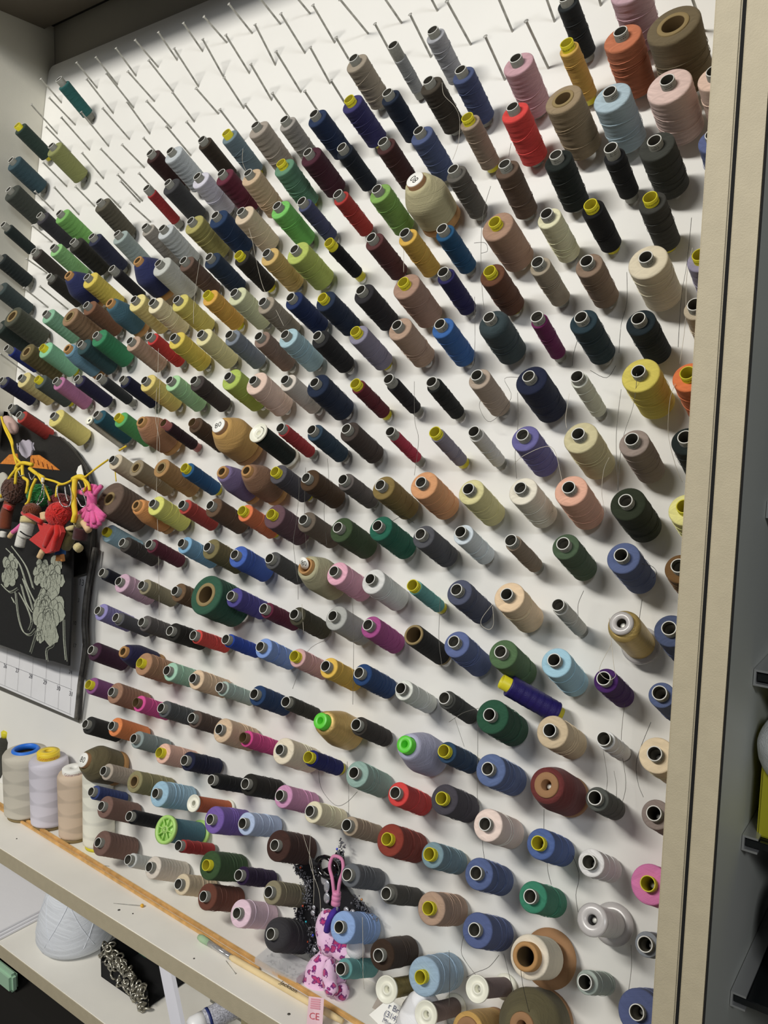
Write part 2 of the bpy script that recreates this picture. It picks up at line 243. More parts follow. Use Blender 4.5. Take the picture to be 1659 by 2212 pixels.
# ---------------------------------------------------------------- thread spools
SPOOLS = '''t|g|1f6360|slim teal thread spool on grey tube above olive green spool|-1450.9|697.6|12.3|90.4|37.3
s|y|2c4038|dark green thread spool on yellow tube hanging on the white peg board|-1584.7|643.8|14.8|87.2|33.3
s|g|8f9450|olive green thread spool on grey tube hanging on the white peg board|-1453.7|579.0|18.2|87.8|34.0
s|g|34505a|dark teal thread spool on grey tube between dark green above and dark charcoal green below|-1594.2|578.4|18.5|86.6|32.4
s|g|3a1e1b|dark maroon thread spool on grey tube between dark olive grey spool and pale grey spool|-1150.7|514.5|14.5|86.7|32.5
s|g|c0c8cc|pale grey thread spool on grey tube above charcoal spool and right of dark maroon spool|-1098.6|510.1|18.2|86.2|31.8
s|g|3e3e40|charcoal thread spool on grey tube below pale grey spool and left of pale lavender spool|-1095.6|456.2|17.2|86.8|32.6
s|g|3a2f22|dark brown thread spool on grey tube between pale grey spool and slate blue spool|-1022.9|514.2|12.7|86.2|31.8
s|y|6d8590|slate blue thread spool on yellow tube hanging on the white peg board|-967.3|511.7|14.3|87.2|33.2
s|g|a89c8e|taupe thread spool on grey tube above tan spool and right of slate blue spool|-905.2|509.6|17.5|88.0|34.3
s|g|a09a92|warm grey thread spool on grey tube above green spool and right of taupe spool|-846.1|508.1|13.9|87.1|33.1
s|g|203458|navy thread spool on grey tube above dark plum spool and right of warm grey spool|-789.4|511.2|15.7|84.5|29.0
s|y|3a3670|indigo thread spool on yellow tube hanging on the white peg board|-727.5|517.5|16.0|84.8|29.4
s|g|a39682|taupe thread spool on grey tube above indigo spool and right of warm grey spool|-727.3|571.7|16.4|85.4|30.4
s|g|d4d2e0|pale lavender thread spool on grey tube hanging on the white peg board|-1024.3|456.9|16.6|86.1|31.6
s|g|6a2238|maroon thread spool on grey tube hanging on the white peg board|-969.1|452.2|16.7|86.5|32.2
s|g|d2b48e|tan thread spool on grey tube below taupe spool and left of green spool|-909.9|440.3|17.1|87.5|33.6
s|y|5c8f70|green thread spool on yellow tube below warm grey spool and left of dark plum spool|-843.6|443.5|17.0|87.7|33.9
s|g|4c1d2e|dark plum thread spool on grey tube below navy spool and left of blue black spool|-793.3|457.1|17.0|84.8|29.5
s|g|16202e|blue black thread spool on grey tube hanging on the white peg board|-731.4|454.3|12.7|84.4|28.7
t|g|9ea0a0|slim grey thread spool on grey tube hanging on the white peg board|-661.8|572.2|8.5|85.5|30.6
s|g|a8aab0|grey thread spool on grey tube above dark brown spool and right of grey spool|-600.9|575.6|12.6|85.5|30.6
s|g|18263c|dark navy thread spool on grey tube below grey spool and left of dark brown spool|-662.7|510.4|13.4|85.5|30.6
s|g|453d31|dark brown thread spool on grey tube below grey spool and left of slate blue spool|-599.5|511.1|15.3|85.8|31.1
s|g|485680|slate blue thread spool on grey tube hanging on the white peg board|-552.6|513.6|14.5|85.7|31.0
s|g|d0a0aa|dusty pink thread spool on grey tube above red spool and right of slate blue spool|-477.2|509.6|18.6|85.6|30.8
s|y|a08c76|brown taupe thread spool on yellow tube below slate blue spool and left of red spool|-535.6|451.4|12.8|85.9|31.3
s|g|e8332c|red thread spool on grey tube below dusty pink spool and left of khaki brown spool|-474.8|448.0|16.7|87.3|33.4
s|g|4c2826|dark maroon thread spool on grey tube above green spool and right of blue black spool|-661.5|446.8|13.8|85.2|30.1
s|g|4e5d88|denim blue thread spool on grey tube above khaki spool and right of dark maroon spool|-606.0|449.0|15.7|85.8|31.1
s|g|625e56|charcoal brown thread spool on grey tube hanging on the white peg board|-547.8|391.2|13.3|85.6|30.8
s|g|66503f|brown thread spool on grey tube below red spool and left of green black spool|-477.1|381.6|14.6|87.1|33.1
cone80|l|c2b98a|fat khaki thread cone on number-capped core hanging on the white peg board|-603.0|386.8|29.1|85.4|30.4
s|g|22282a|slim black thread spool on grey tube left of dusty pink spool|-421.5|565.3|12.1|85.4|30.4
s|g|cda6b2|dusty pink thread spool on grey tube above orange spool and right of black spool|-349.8|560.4|20.8|85.3|30.4
s|g|cf7548|orange thread spool on grey tube below dusty pink spool and left of olive brown spool|-351.9|508.4|20.4|85.4|30.4
s|y|dcae38|slim golden yellow thread spool on yellow tube hanging on the white peg board|-414.1|512.1|11.2|85.3|30.3
w|w|77684a|fat olive brown thread spool on wide cardboard core hanging on the white peg board|-295.4|501.3|27.4|85.2|30.1
w|w|a08a68|khaki brown thread spool on wide cardboard core hanging on the white peg board|-411.4|448.5|21.2|85.4|30.5
s|g|b0c8d4|pale blue thread spool on grey tube below orange spool and left of pale pink spool|-357.0|447.9|20.5|84.2|28.3
s|g|ecccc2|pale pink thread spool on grey tube above charcoal spool and right of pale blue spool|-295.3|448.7|23.0|83.4|26.7
s|g|efcbb5|pale peach thread spool on grey tube hanging on the white peg board|-249.2|444.6|17.2|84.2|28.4
t|g|202124|slim black thread spool on grey tube below pale blue spool and left of charcoal spool|-348.8|386.4|11.5|83.8|27.6
s|g|42443e|charcoal thread spool on grey tube below pale pink spool and left of blue spool|-302.0|387.0|18.6|83.3|26.6
s|g|5f6da0|blue thread spool on grey tube above lavender spool and right of charcoal spool|-243.5|382.1|15.7|83.5|26.9
s|g|1b231f|green black thread spool on grey tube hanging on the white peg board|-412.7|383.5|16.0|86.2|31.7
s|g|3e433c|dark charcoal green thread spool on grey tube hanging on the white peg board|-1590.8|518.4|20.4|87.0|33.0
s|g|3a383f|dark charcoal thread spool on grey tube between black green spool and bright green spool|-1468.8|450.8|15.3|87.3|33.4
s|g|74b850|bright green thread spool on grey tube between dark charcoal spool and dark olive grey spool|-1403.2|446.2|17.2|87.4|33.5
s|g|5a5545|dark olive grey thread spool on grey tube hanging on the white peg board|-1280.3|445.7|16.9|89.5|36.3
t|g|ae2525|slim red thread spool on grey tube below dark maroon spool and left of charcoal spool|-1149.7|452.2|9.3|88.3|34.8
t|g|202c2a|slim black green thread spool on grey tube hanging on the white peg board|-1598.0|449.2|11.7|87.2|33.2
s|g|a39c90|warm grey thread spool on grey tube below red spool and left of pale grey spool|-1143.3|385.9|12.9|89.0|35.6
s|g|c5cbcc|pale grey thread spool on grey tube below charcoal spool and left of olive gold spool|-1097.6|381.1|16.2|87.5|33.6
s|g|9fb0ab|grey green thread spool on grey tube above black spool and right of dark navy spool|-1218.1|381.4|16.0|89.6|36.3
s|g|292e48|dark navy thread spool on grey tube above yellow spool and right of black brown spool|-1291.0|386.8|14.8|88.8|35.3
s|g|2b2a21|black brown thread spool on grey tube above navy spool and right of light green spool|-1348.2|387.7|16.3|87.3|33.3
s|g|8bcb78|light green thread spool on grey tube hanging on the white peg board|-1411.6|385.6|15.0|86.8|32.7
s|g|423b35|dark brown thread spool on grey tube between dark slate spool and light green spool|-1474.9|383.8|13.0|86.9|32.8
s|g|232c2c|black green thread spool on grey tube between black green above and dark slate below|-1606.3|386.4|15.5|86.8|32.7
s|g|35322b|near black brown thread spool on grey tube hanging on the white peg board|-1414.2|331.2|12.7|86.7|32.5
cone|c|2a3160|fat navy thread cone on cardboard core below black brown spool and left of yellow spool|-1351.8|329.1|25.9|86.5|32.2
s|g|e2c92e|yellow thread spool on grey tube below dark navy spool and left of black spool|-1293.2|320.6|17.6|86.4|32.1
t|g|272528|slim black thread spool on grey tube below grey green spool and left of navy spool|-1221.9|327.5|10.1|87.0|32.9
cone|c|2a3160|fat navy thread cone on cardboard core above pale yellow spool and right of black spool|-1153.1|334.2|27.9|87.2|33.2
s|g|c8cac2|light grey thread spool on grey tube below pale grey spool and left of brown spool|-1098.1|326.7|19.2|86.4|32.0
s|g|6a5143|brown thread spool on grey tube below olive gold spool and left of navy spool|-1036.2|326.6|14.7|85.8|31.1
s|g|3a4848|dark slate thread spool on grey tube between black green above and black green below|-1594.3|326.8|17.3|86.7|32.5
s|g|82573a|brown thread spool on grey tube below yellow spool and left of teal spool|-1286.0|272.0|15.3|85.9|31.3
cone|c|3f6b7c|teal thread cone on cardboard core hanging on the white peg board|-1218.0|271.5|19.2|85.9|31.3
s|g|ead980|pale yellow thread spool on grey tube below navy spool and left of cream spool|-1152.5|272.8|17.6|85.8|31.2
s|g|efe2b4|cream thread spool on grey tube below light grey spool and left of yellow spool|-1103.3|265.2|15.7|85.7|31.0
s|g|d9cb56|yellow thread spool on grey tube below brown spool and left of golden orange spool|-1042.5|265.9|16.7|85.6|30.7
s|g|85c09a|mint green thread spool on grey tube between dark grey green spool and brown spool|-1414.3|264.4|16.2|86.1|31.6
w|w|a07d58|brown thread spool on wide cardboard core hanging on the white peg board|-1333.6|254.2|19.5|85.9|31.3
w|w|4c4f40|dark grey green thread spool on wide cardboard core hanging on the white peg board|-1528.2|265.2|22.9|86.1|31.7
s|g|28352f|black green thread spool on grey tube between dark slate above and navy below|-1580.9|251.6|18.4|85.9|31.3
t|g|1f2f80|slim blue thread spool on grey tube hanging on the white peg board|-1536.4|205.3|10.3|85.7|31.0
w|w|6e6238|olive brown thread spool on wide cardboard core hanging on the white peg board|-1463.2|195.2|18.8|85.8|31.2
s|y|85cfa0|mint green thread spool on yellow tube hanging on the white peg board|-1411.6|201.8|17.3|85.9|31.2
cone|c|6b9cb4|light blue thread cone on cardboard core hanging on the white peg board|-1330.1|196.8|16.7|85.9|31.3
s|g|2b4d50|dark teal green thread spool on grey tube hanging on the white peg board|-1291.4|203.6|16.5|85.8|31.2
s|g|288a58|green thread spool on grey tube below teal spool and left of pinkish taupe spool|-1248.4|217.7|17.8|85.8|31.1
s|g|bf9f86|pinkish taupe thread spool on grey tube hanging on the white peg board|-1151.3|204.6|15.0|85.6|30.9
s|g|cf2722|slim red thread spool on grey tube below cream spool and left of yellow spool|-1101.2|210.1|11.6|85.6|30.8
s|g|e0c62c|yellow thread spool on grey tube below yellow spool and left of pale yellow spool|-1040.8|206.0|16.2|85.5|30.6
s|g|ada452|olive gold thread spool on grey tube hanging on the white peg board|-1029.1|387.7|18.6|86.0|31.5
s|g|1f3a60|navy thread spool on grey tube below maroon spool and left of tan spool|-972.9|390.1|17.6|85.7|30.9
s|g|dcc6a6|tan thread spool on grey tube below tan spool and left of bright green spool|-916.7|388.9|17.6|85.5|30.7
s|g|70ca52|bright green thread spool on grey tube below green spool and left of slate navy spool|-842.3|387.5|16.5|85.3|30.4
s|g|454c70|slim slate navy thread spool on grey tube hanging on the white peg board|-795.1|387.9|11.3|85.1|30.0
s|g|ba2a20|slim red thread spool on grey tube below blue black spool and left of green spool|-729.5|388.9|11.8|85.0|29.7
s|g|22354e|navy thread spool on grey tube below navy spool and left of black spool|-976.8|327.0|15.3|85.4|30.5
s|y|2a2622|black thread spool on yellow tube below tan spool and left of gold tan spool|-911.6|325.5|13.9|84.8|29.4
s|g|d8b35e|gold tan thread spool on grey tube hanging on the white peg board|-853.6|323.3|15.7|84.3|28.6
s|g|b5c64c|lime thread spool on grey tube below slate navy spool and left of black spool|-799.3|324.3|18.8|83.9|27.9
t|y|0e0f12|slim black thread spool on yellow tube hanging on the white peg board|-736.3|328.2|9.3|83.5|26.9
s|y|e0a828|golden orange thread spool on yellow tube hanging on the white peg board|-972.9|269.4|14.8|85.3|30.4
s|g|d4d8a8|sage cream thread spool on grey tube hanging on the white peg board|-912.6|268.7|16.2|84.9|29.6
s|g|a39682|taupe thread spool on grey tube below gold tan spool and left of navy spool|-851.1|252.3|14.8|84.5|28.9
s|g|1c3060|navy thread spool on grey tube below lime spool and left of dark navy spool|-797.0|255.8|14.9|84.2|28.4
s|y|1f2f4a|dark navy thread spool on yellow tube hanging on the white peg board|-737.8|252.2|16.1|83.8|27.6
s|g|2c2a2e|black thread spool on grey tube below maroon brown spool and left of brown taupe spool|-672.3|255.5|15.5|84.6|29.0
s|g|e6dc9a|pale yellow thread spool on grey tube above dark brown spool and right of yellow spool|-977.3|208.7|15.8|85.4|30.4
s|g|7d8794|slate grey thread spool on grey tube above lime spool and right of pale yellow spool|-913.9|205.5|13.9|85.2|30.2
s|g|927868|brown taupe thread spool on grey tube below taupe spool and left of light blue spool|-851.6|200.8|13.9|85.1|29.9
s|g|a8ccd6|light blue thread spool on grey tube below navy spool and left of black spool|-800.2|201.4|16.2|84.9|29.7
s|g|222224|black thread spool on grey tube below dark navy spool and left of lavender grey spool|-739.6|197.3|14.4|84.9|29.6
s|y|8c88a0|lavender grey thread spool on yellow tube hanging on the white peg board|-674.3|200.0|14.7|85.0|29.9
s|g|80b048|green thread spool on grey tube below dark maroon spool and left of khaki spool|-663.3|385.2|15.9|85.2|30.1
s|g|5f3232|maroon brown thread spool on grey tube hanging on the white peg board|-664.0|322.9|13.8|84.8|29.4
s|g|dfaf20|mustard thread spool on grey tube hanging on the white peg board|-610.8|321.5|13.4|85.2|30.1
s|g|145580|deep teal blue thread spool on grey tube hanging on the white peg board|-554.9|320.9|12.6|85.0|29.7
s|y|b08a70|brown taupe thread spool on yellow tube below brown spool and left of pale yellow spool|-482.3|324.5|20.1|83.4|26.8
s|g|e8e4b8|pale yellow thread spool on grey tube below green black spool and left of black spool|-416.6|323.9|14.0|84.0|28.0
s|y|b08a74|brown taupe thread spool on yellow tube below mustard spool and left of navy indigo spool|-605.3|258.8|19.3|85.1|30.0
s|g|28245c|slim navy indigo thread spool on grey tube hanging on the white peg board|-546.5|266.4|11.8|85.1|29.9
s|y|6a4028|brown thread spool on yellow tube hanging on the white peg board|-482.1|266.4|15.7|83.5|27.1
s|g|a89a82|slim taupe thread spool on grey tube below pale yellow spool and left of taupe spool|-421.3|271.2|12.3|83.5|26.9
s|g|bb9a80|taupe thread spool on grey tube below brown taupe spool and left of bright blue spool|-607.8|204.5|16.9|85.1|30.0
s|g|2f68b0|bright blue thread spool on grey tube hanging on the white peg board|-543.4|202.6|14.8|85.1|30.0
sr|g|38484c|dark slate thread spool on grey tube below brown spool and left of magenta plum spool|-476.2|207.4|18.9|85.0|29.8
s|g|74185a|slim magenta plum thread spool on grey tube hanging on the white peg board|-414.8|204.9|9.8|84.8|29.5
s|y|121317|black thread spool on yellow tube below black spool and left of charcoal spool|-365.2|330.2|12.5|82.9|25.8
s|y|40403c|charcoal thread spool on yellow tube above cream spool and right of black spool|-300.2|324.9|14.3|84.2|28.3
s|g|8f7660|taupe thread spool on grey tube below black spool and left of cream spool|-362.8|268.2|15.2|83.0|26.0
s|g|ecdfbf|cream thread spool on grey tube below charcoal spool and left of lavender spool|-298.2|265.1|20.7|83.3|26.6
s|y|9c96b0|lavender thread spool on yellow tube hanging on the white peg board|-243.6|259.1|14.3|84.2|28.4
s|g|c8b89a|slim tan thread spool on grey tube hanging on the white peg board|-243.3|211.1|12.5|83.6|27.2
s|g|243a44|dark teal thread spool on grey tube below taupe spool and left of black teal spool|-362.4|202.4|15.6|84.5|28.9
s|g|1c2a30|black teal thread spool on grey tube hanging on the white peg board|-299.0|202.0|15.5|83.1|26.0
s|g|1d2048|navy thread spool on grey tube below blue spool and left of pale yellow spool|-1543.2|142.6|13.3|85.8|31.0
s|g|e0cf80|pale yellow thread spool on grey tube above red spool and right of navy spool|-1475.2|146.6|17.1|86.0|31.4
s|y|4f5a55|dark grey green thread spool on yellow tube hanging on the white peg board|-1417.2|141.7|15.0|86.4|32.0
s|g|c074a2|mauve pink thread spool on grey tube hanging on the white peg board|-1356.4|136.8|14.1|86.9|32.8
s|g|262244|dark indigo thread spool on grey tube hanging on the white peg board|-1291.1|140.2|12.6|86.8|32.7
t|g|2f3236|slim black grey thread spool on grey tube hanging on the white peg board|-1225.7|142.5|9.6|86.4|32.1
s|g|151a3c|slim navy thread spool on grey tube hanging on the white peg board|-1161.4|140.0|11.9|85.9|31.3
s|g|e4cd62|yellow thread spool on grey tube below red spool and left of mint green spool|-1102.1|138.3|16.2|85.6|30.9
s|g|a8dc9c|mint green thread spool on grey tube below yellow spool and left of dark brown spool|-1039.3|138.1|14.8|85.5|30.6
s|g|45494a|slim charcoal thread spool on grey tube hanging on the white peg board|-1499.7|89.8|10.7|86.1|31.6
s|g|b42e22|red thread spool on grey tube below pale yellow spool and left of yellow spool|-1467.2|74.4|13.0|86.5|32.2
s|g|e2d266|yellow thread spool on grey tube below mauve pink spool and left of silver spool|-1353.6|72.0|18.6|87.7|34.0
fl|f|c8c4b4|slim silver thread spool on white core hanging on the white peg board|-1241.6|65.1|7.3|87.7|34.0
s|g|1c5566|teal thread spool on grey tube hanging on the white peg board|-1222.6|76.4|13.9|87.6|33.7
s|y|4fae5e|green thread spool on yellow tube below navy spool and left of brown spool|-1162.7|74.9|14.6|86.6|32.4
cone|c|a9764e|brown thread cone on cardboard core below yellow spool and left of maroon black spool|-1100.1|70.7|24.3|85.8|31.1
t|r|321820|slim maroon black thread spool on dark red core hanging on the white peg board|-1042.7|69.9|9.4|85.5|30.7
s|g|d8c8a8|tan thread spool on grey tube below green spool and left of khaki spool|-1165.6|4.8|14.6|86.2|31.8
w|w|9a8a6c|khaki thread spool on wide cardboard core hanging on the white peg board|-1099.8|-4.2|15.2|85.7|30.9
w|w|b5884a|gold brown thread spool on wide cardboard core hanging on the white peg board|-1037.1|-0.4|16.2|85.5|30.6
x|x|6c584a|fat brown thread spool on cardboard core hanging on the white peg board|-1161.9|-59.3|31.2|85.6|30.8
cone|c|e09544|orange tan thread cone on cardboard core hanging on the white peg board|-1089.7|-63.7|19.1|85.4|30.5
s|g|e0e05c|lime yellow thread spool on grey tube hanging on the white peg board|-1049.2|-57.6|16.8|85.4|30.5
s|g|b8392c|slim red thread spool on grey tube below blue spool and left of brown spool|-979.2|-53.5|12.4|85.3|30.3
s|y|a5d3e4|light blue thread spool on yellow tube hanging on the white peg board|-1163.2|-113.4|15.6|85.4|30.5
s|g|3d3833|dark grey thread spool on grey tube below orange tan spool and left of maroon spool|-1115.5|-126.7|13.2|85.3|30.3
s|g|5f1c30|slim maroon thread spool on grey tube between dark grey spool and light blue spool|-1047.4|-121.6|11.8|85.2|30.1
s|g|7cb4da|light blue thread spool on grey tube below red spool and left of olive khaki spool|-971.1|-111.1|13.8|85.0|29.8
s|g|443b38|dark brown thread spool on grey tube below pale yellow spool and left of lime spool|-981.5|137.8|13.9|85.4|30.4
s|g|b0c842|lime thread spool on grey tube below slate grey spool and left of pale pink spool|-906.8|143.3|18.0|85.2|30.1
s|g|ecccb8|pale pink thread spool on grey tube below brown taupe spool and left of beige spool|-853.5|137.4|18.9|85.0|29.8
s|g|ddd2c4|beige thread spool on grey tube below light blue spool and left of dark navy spool|-791.0|137.6|13.5|85.0|29.8
s|g|1b2a44|dark navy thread spool on grey tube below black spool and left of dark red spool|-735.7|132.9|18.2|85.1|30.0
s|y|6a1c28|slim dark red thread spool on yellow tube hanging on the white peg board|-665.0|130.5|10.2|85.2|30.2
s|c2|55402c|brown thread spool on brown core hanging on the white peg board|-975.0|72.6|13.4|85.4|30.5
cone80|l|c79a48|fat gold thread cone on number-capped core hanging on the white peg board|-914.7|69.1|29.7|85.3|30.2
flb|f|16241f|dark green thread spool on white core hanging on the white peg board|-832.2|62.0|14.2|85.1|29.9
s|g|b82a2e|slim red thread spool on grey tube below beige spool and left of slate navy spool|-789.8|70.3|9.6|85.0|29.8
s|g|2b4458|slate navy thread spool on grey tube hanging on the white peg board|-731.7|69.1|12.7|84.9|29.6
s|g|453a34|dark brown thread spool on grey tube below dark red spool and left of crimson spool|-672.0|72.0|14.7|84.9|29.7
s|y|1a5a8c|slim blue thread spool on yellow tube hanging on the white peg board|-982.0|2.8|12.4|85.4|30.5
cone|c|7d6c98|lavender thread cone on cardboard core hanging on the white peg board|-898.3|1.8|19.3|85.3|30.3
cone|c|90694c|brown thread cone on cardboard core below dark green spool and left of slate grey spool|-847.7|6.6|22.4|85.1|30.0
s|y|55525a|slate grey thread spool on yellow tube hanging on the white peg board|-791.6|9.5|14.8|84.7|29.2
s|g|50381f|dark brown thread spool on grey tube between slate grey spool and grey brown spool|-732.6|7.1|16.0|83.8|27.5
s|g|625a56|slim grey brown thread spool on grey tube hanging on the white peg board|-668.6|8.8|12.2|83.8|27.5
s|g|6a5038|brown thread spool on grey tube below lavender spool and left of orange spool|-915.9|-49.1|15.8|85.2|30.2
s|y|ee7a38|orange thread spool on yellow tube below brown spool and left of plum brown spool|-848.1|-51.3|13.5|85.1|30.0
s|y|6c4c55|plum brown thread spool on yellow tube hanging on the white peg board|-790.5|-50.2|18.3|84.8|29.4
s|g|6c5f50|brown taupe thread spool on grey tube above khaki spool and right of plum brown spool|-729.7|-50.6|14.8|84.1|28.2
s|g|3d5230|dark green thread spool on grey tube above pink spool and right of brown taupe spool|-668.5|-55.7|17.5|84.3|28.5
s|g|7f7444|olive khaki thread spool on grey tube hanging on the white peg board|-912.3|-109.9|16.2|84.8|29.4
t|g|1d191d|slim black thread spool on grey tube below taupe spool and left of black spool|-611.9|135.7|9.5|85.3|30.3
s|g|161917|slim black thread spool on grey tube below bright blue spool and left of taupe spool|-546.6|131.5|10.3|85.3|30.3
s|g|b8a490|taupe thread spool on grey tube below dark slate spool and left of navy spool|-484.4|138.8|13.9|85.3|30.3
s|g|1e2540|navy thread spool on grey tube below magenta plum spool and left of off white spool|-417.3|136.7|18.9|85.3|30.2
t|g|b81f44|slim crimson thread spool on grey tube hanging on the white peg board|-600.6|69.6|7.8|85.2|30.1
s|y|8c8698|slim grey lavender thread spool on yellow tube hanging on the white peg board|-534.2|70.6|9.1|85.2|30.2
s|g|d8d6ce|slim off white thread spool on grey tube below taupe spool and left of periwinkle spool|-480.2|72.5|9.1|85.3|30.3
s|g|6d68a6|periwinkle thread spool on grey tube hanging on the white peg board|-417.2|70.3|16.5|85.4|30.4
s|g|8b7436|olive mustard thread spool on grey tube hanging on the white peg board|-607.4|2.6|16.5|84.8|29.4
s|g|e5a064|orange tan thread spool on grey tube hanging on the white peg board|-546.6|9.7|18.6|84.9|29.6
s|g|ded692|pale yellow thread spool on grey tube below off white spool and left of cream spool|-479.5|5.9|16.4|85.0|29.8
s|g|f2ead4|cream thread spool on grey tube below periwinkle spool and left of peach spool|-413.1|10.4|17.1|85.5|30.6
s|g|156850|dark green thread spool on grey tube below olive mustard spool and left of grey spool|-605.1|-49.4|16.9|85.0|29.8
s|g|55565c|grey thread spool on grey tube above teal spool and right of dark green spool|-539.4|-53.6|15.1|85.1|30.0
s|g|d8e4ec|pale grey blue thread spool on grey tube hanging on the white peg board|-483.9|-45.5|12.8|85.2|30.1
s|g|8f7d68|slim brown taupe thread spool on grey tube hanging on the white peg board|-417.9|-49.5|9.5|85.6|30.8
s|g|dadccc|slim off white thread spool on grey tube between navy spool and yellow spool|-359.7|136.7|9.5|85.0|29.7
s|g|e2d040|yellow thread spool on grey tube below black teal spool and left of orange spool|-293.1|145.8|20.0|83.4|26.7
s|y|f47a2c|orange thread spool on yellow tube above black green spool and right of yellow spool|-243.3|140.8|16.8|84.2|28.3
s|g|d5ca98|khaki cream thread spool on grey tube hanging on the white peg board|-351.5|73.7|19.1|85.3|30.2
s|g|a08f84|taupe thread spool on grey tube below yellow spool and left of black green spool|-292.5|70.1|15.8|85.1|30.0
s|g|202a28|black green thread spool on grey tube above pale yellow spool and right of taupe spool|-238.9|73.8|15.5|85.2|30.1
s|g|efb294|peach thread spool on grey tube above grey green spool and right of cream spool|-355.8|15.2|18.5|85.4|30.4
s|g|2e3624|dark olive green thread spool on grey tube hanging on the white peg board|-292.1|8.6|18.7|84.3|28.5
s|y|f4ee8c|pale yellow thread spool on yellow tube hanging on the white peg board|-232.9|6.1|17.3|84.9|29.5
s|g|4a6044|grey green thread spool on grey tube below peach spool and left of blue spool|-355.3|-46.1|15.2|85.5|30.6
s|g|4066c0|blue thread spool on grey tube below orange spool and left of dark grey spool|-853.5|-113.6|16.6|84.5|28.9
s|g|181a28|slim black navy thread spool on grey tube hanging on the white peg board|-1160.9|-181.5|10.4|85.3|30.2
s|g|d8b0c6|pale pink thread spool on grey tube between black navy spool and olive tan spool|-1113.9|-189.5|16.3|85.1|29.9
s|g|928868|olive tan thread spool on grey tube hanging on the white peg board|-1054.9|-186.6|12.9|84.7|29.3
s|g|75593a|brown thread spool on grey tube below light blue spool and left of dark green spool|-974.0|-181.8|14.8|84.0|27.9
w|w|2f6048|fat dark green thread spool on wide cardboard core hanging on the white peg board|-905.2|-177.5|30.5|83.9|27.8
s|g|504898|purple blue thread spool on grey tube hanging on the white peg board|-852.6|-171.3|14.8|83.9|27.7
s|g|958dca|lavender thread spool on grey tube hanging on the white peg board|-1161.2|-244.7|14.5|85.1|30.0
s|g|58585e|slim dark grey thread spool on grey tube between lavender spool and grey brown spool|-1111.2|-247.7|11.2|84.8|29.5
s|g|625c5a|grey brown thread spool on grey tube hanging on the white peg board|-1045.3|-241.1|12.8|83.8|27.6
s|g|26241f|black brown thread spool on grey tube below brown spool and left of red spool|-975.7|-240.9|14.3|83.1|26.1
s|g|e03c30|slim red thread spool on grey tube between black brown spool and royal blue spool|-922.3|-238.4|10.7|83.1|26.1
s|g|2048b0|slim royal blue thread spool on grey tube hanging on the white peg board|-853.4|-234.5|9.9|83.9|27.8
s|g|44203a|dark plum thread spool on grey tube below lavender spool and left of navy purple spool|-1168.0|-312.3|15.6|85.2|30.1
cone|c|2b284e|navy purple thread cone on cardboard core hanging on the white peg board|-1083.4|-297.5|19.1|84.6|29.0
s|y|b88862|tan brown thread spool on yellow tube between navy purple spool and mint green spool|-1038.9|-305.5|18.2|84.1|28.2
s|g|a4d6b8|mint green thread spool on grey tube above charcoal spool and right of tan brown spool|-973.0|-302.9|14.3|83.6|27.1
s|g|e8c8a0|peach tan thread spool on grey tube hanging on the white peg board|-913.7|-303.5|14.8|83.9|27.7
s|g|adc4b8|slim pale sage thread spool on grey tube hanging on the white peg board|-855.6|-306.6|10.8|84.6|29.2
s|g|20406c|navy thread spool on grey tube below light blue spool and left of dark charcoal spool|-786.2|-302.5|14.3|85.1|30.0
s|y|8f4f8c|plum purple thread spool on yellow tube hanging on the white peg board|-1165.1|-369.9|14.1|85.3|30.2
s|g|aa7d60|tan brown thread spool on grey tube hanging on the white peg board|-1102.4|-368.1|17.2|85.1|30.0
s|c2|e8489e|magenta pink thread spool on brown core hanging on the white peg board|-1038.2|-370.5|12.8|85.0|29.7
s|g|585b5d|charcoal thread spool on grey tube below mint green spool and left of brown spool|-977.5|-365.0|12.9|84.8|29.5
s|g|5f4d43|brown thread spool on grey tube below peach tan spool and left of tan spool|-907.1|-363.9|12.9|84.9|29.5
s|g|555555|dark grey thread spool on grey tube below plum brown spool and left of khaki spool|-784.4|-111.8|13.0|84.8|29.5
cone|h|b5b088|khaki thread cone on open cardboard core hanging on the white peg board|-717.3|-114.8|24.3|85.1|30.0
s|g|f2aec4|pink thread spool on grey tube below dark green spool and left of light grey spool|-667.5|-115.9|16.3|85.3|30.3
s|g|e0e0dc|light grey thread spool on grey tube below dark green spool and left of teal spool|-607.6|-118.9|16.9|85.6|30.8
s|y|62b0a8|slim teal thread spool on yellow tube hanging on the white peg board|-543.0|-118.0|9.1|85.7|31.0
s|g|6a1e3c|slim maroon thread spool on grey tube between purple blue spool and dark olive spool|-785.5|-180.4|11.3|84.2|28.4
s|g|454230|dark olive thread spool on grey tube hanging on the white peg board|-728.0|-181.5|13.1|85.1|29.9
s|g|b5b6b0|grey thread spool on grey tube below pink spool and left of magenta spool|-661.5|-174.5|16.7|85.7|30.9
s|g|b04890|magenta thread spool on grey tube hanging on the white peg board|-603.6|-177.4|14.5|86.0|31.5
v|v|24221e|black thread spool on wide cardboard core hanging on the white peg board|-533.8|-178.3|13.6|86.2|31.8
s|g|80a4e8|light blue thread spool on grey tube below maroon spool and left of dusty pink spool|-784.2|-234.6|14.3|84.7|29.2
s|y|dcaaaa|dusty pink thread spool on yellow tube hanging on the white peg board|-720.1|-237.3|13.0|85.3|30.3
s|g|f0c024|yellow thread spool on grey tube below grey spool and left of navy spool|-664.7|-240.6|13.8|85.6|30.8
s|g|1f4478|navy thread spool on grey tube below magenta spool and left of off white spool|-609.5|-238.2|14.2|85.6|30.8
s|g|e8ebe0|off white thread spool on grey tube hanging on the white peg board|-544.1|-244.2|12.5|85.7|31.0
s|g|454642|slim dark grey thread spool on grey tube between off white spool and dark green spool|-482.0|-245.1|11.0|86.9|32.8
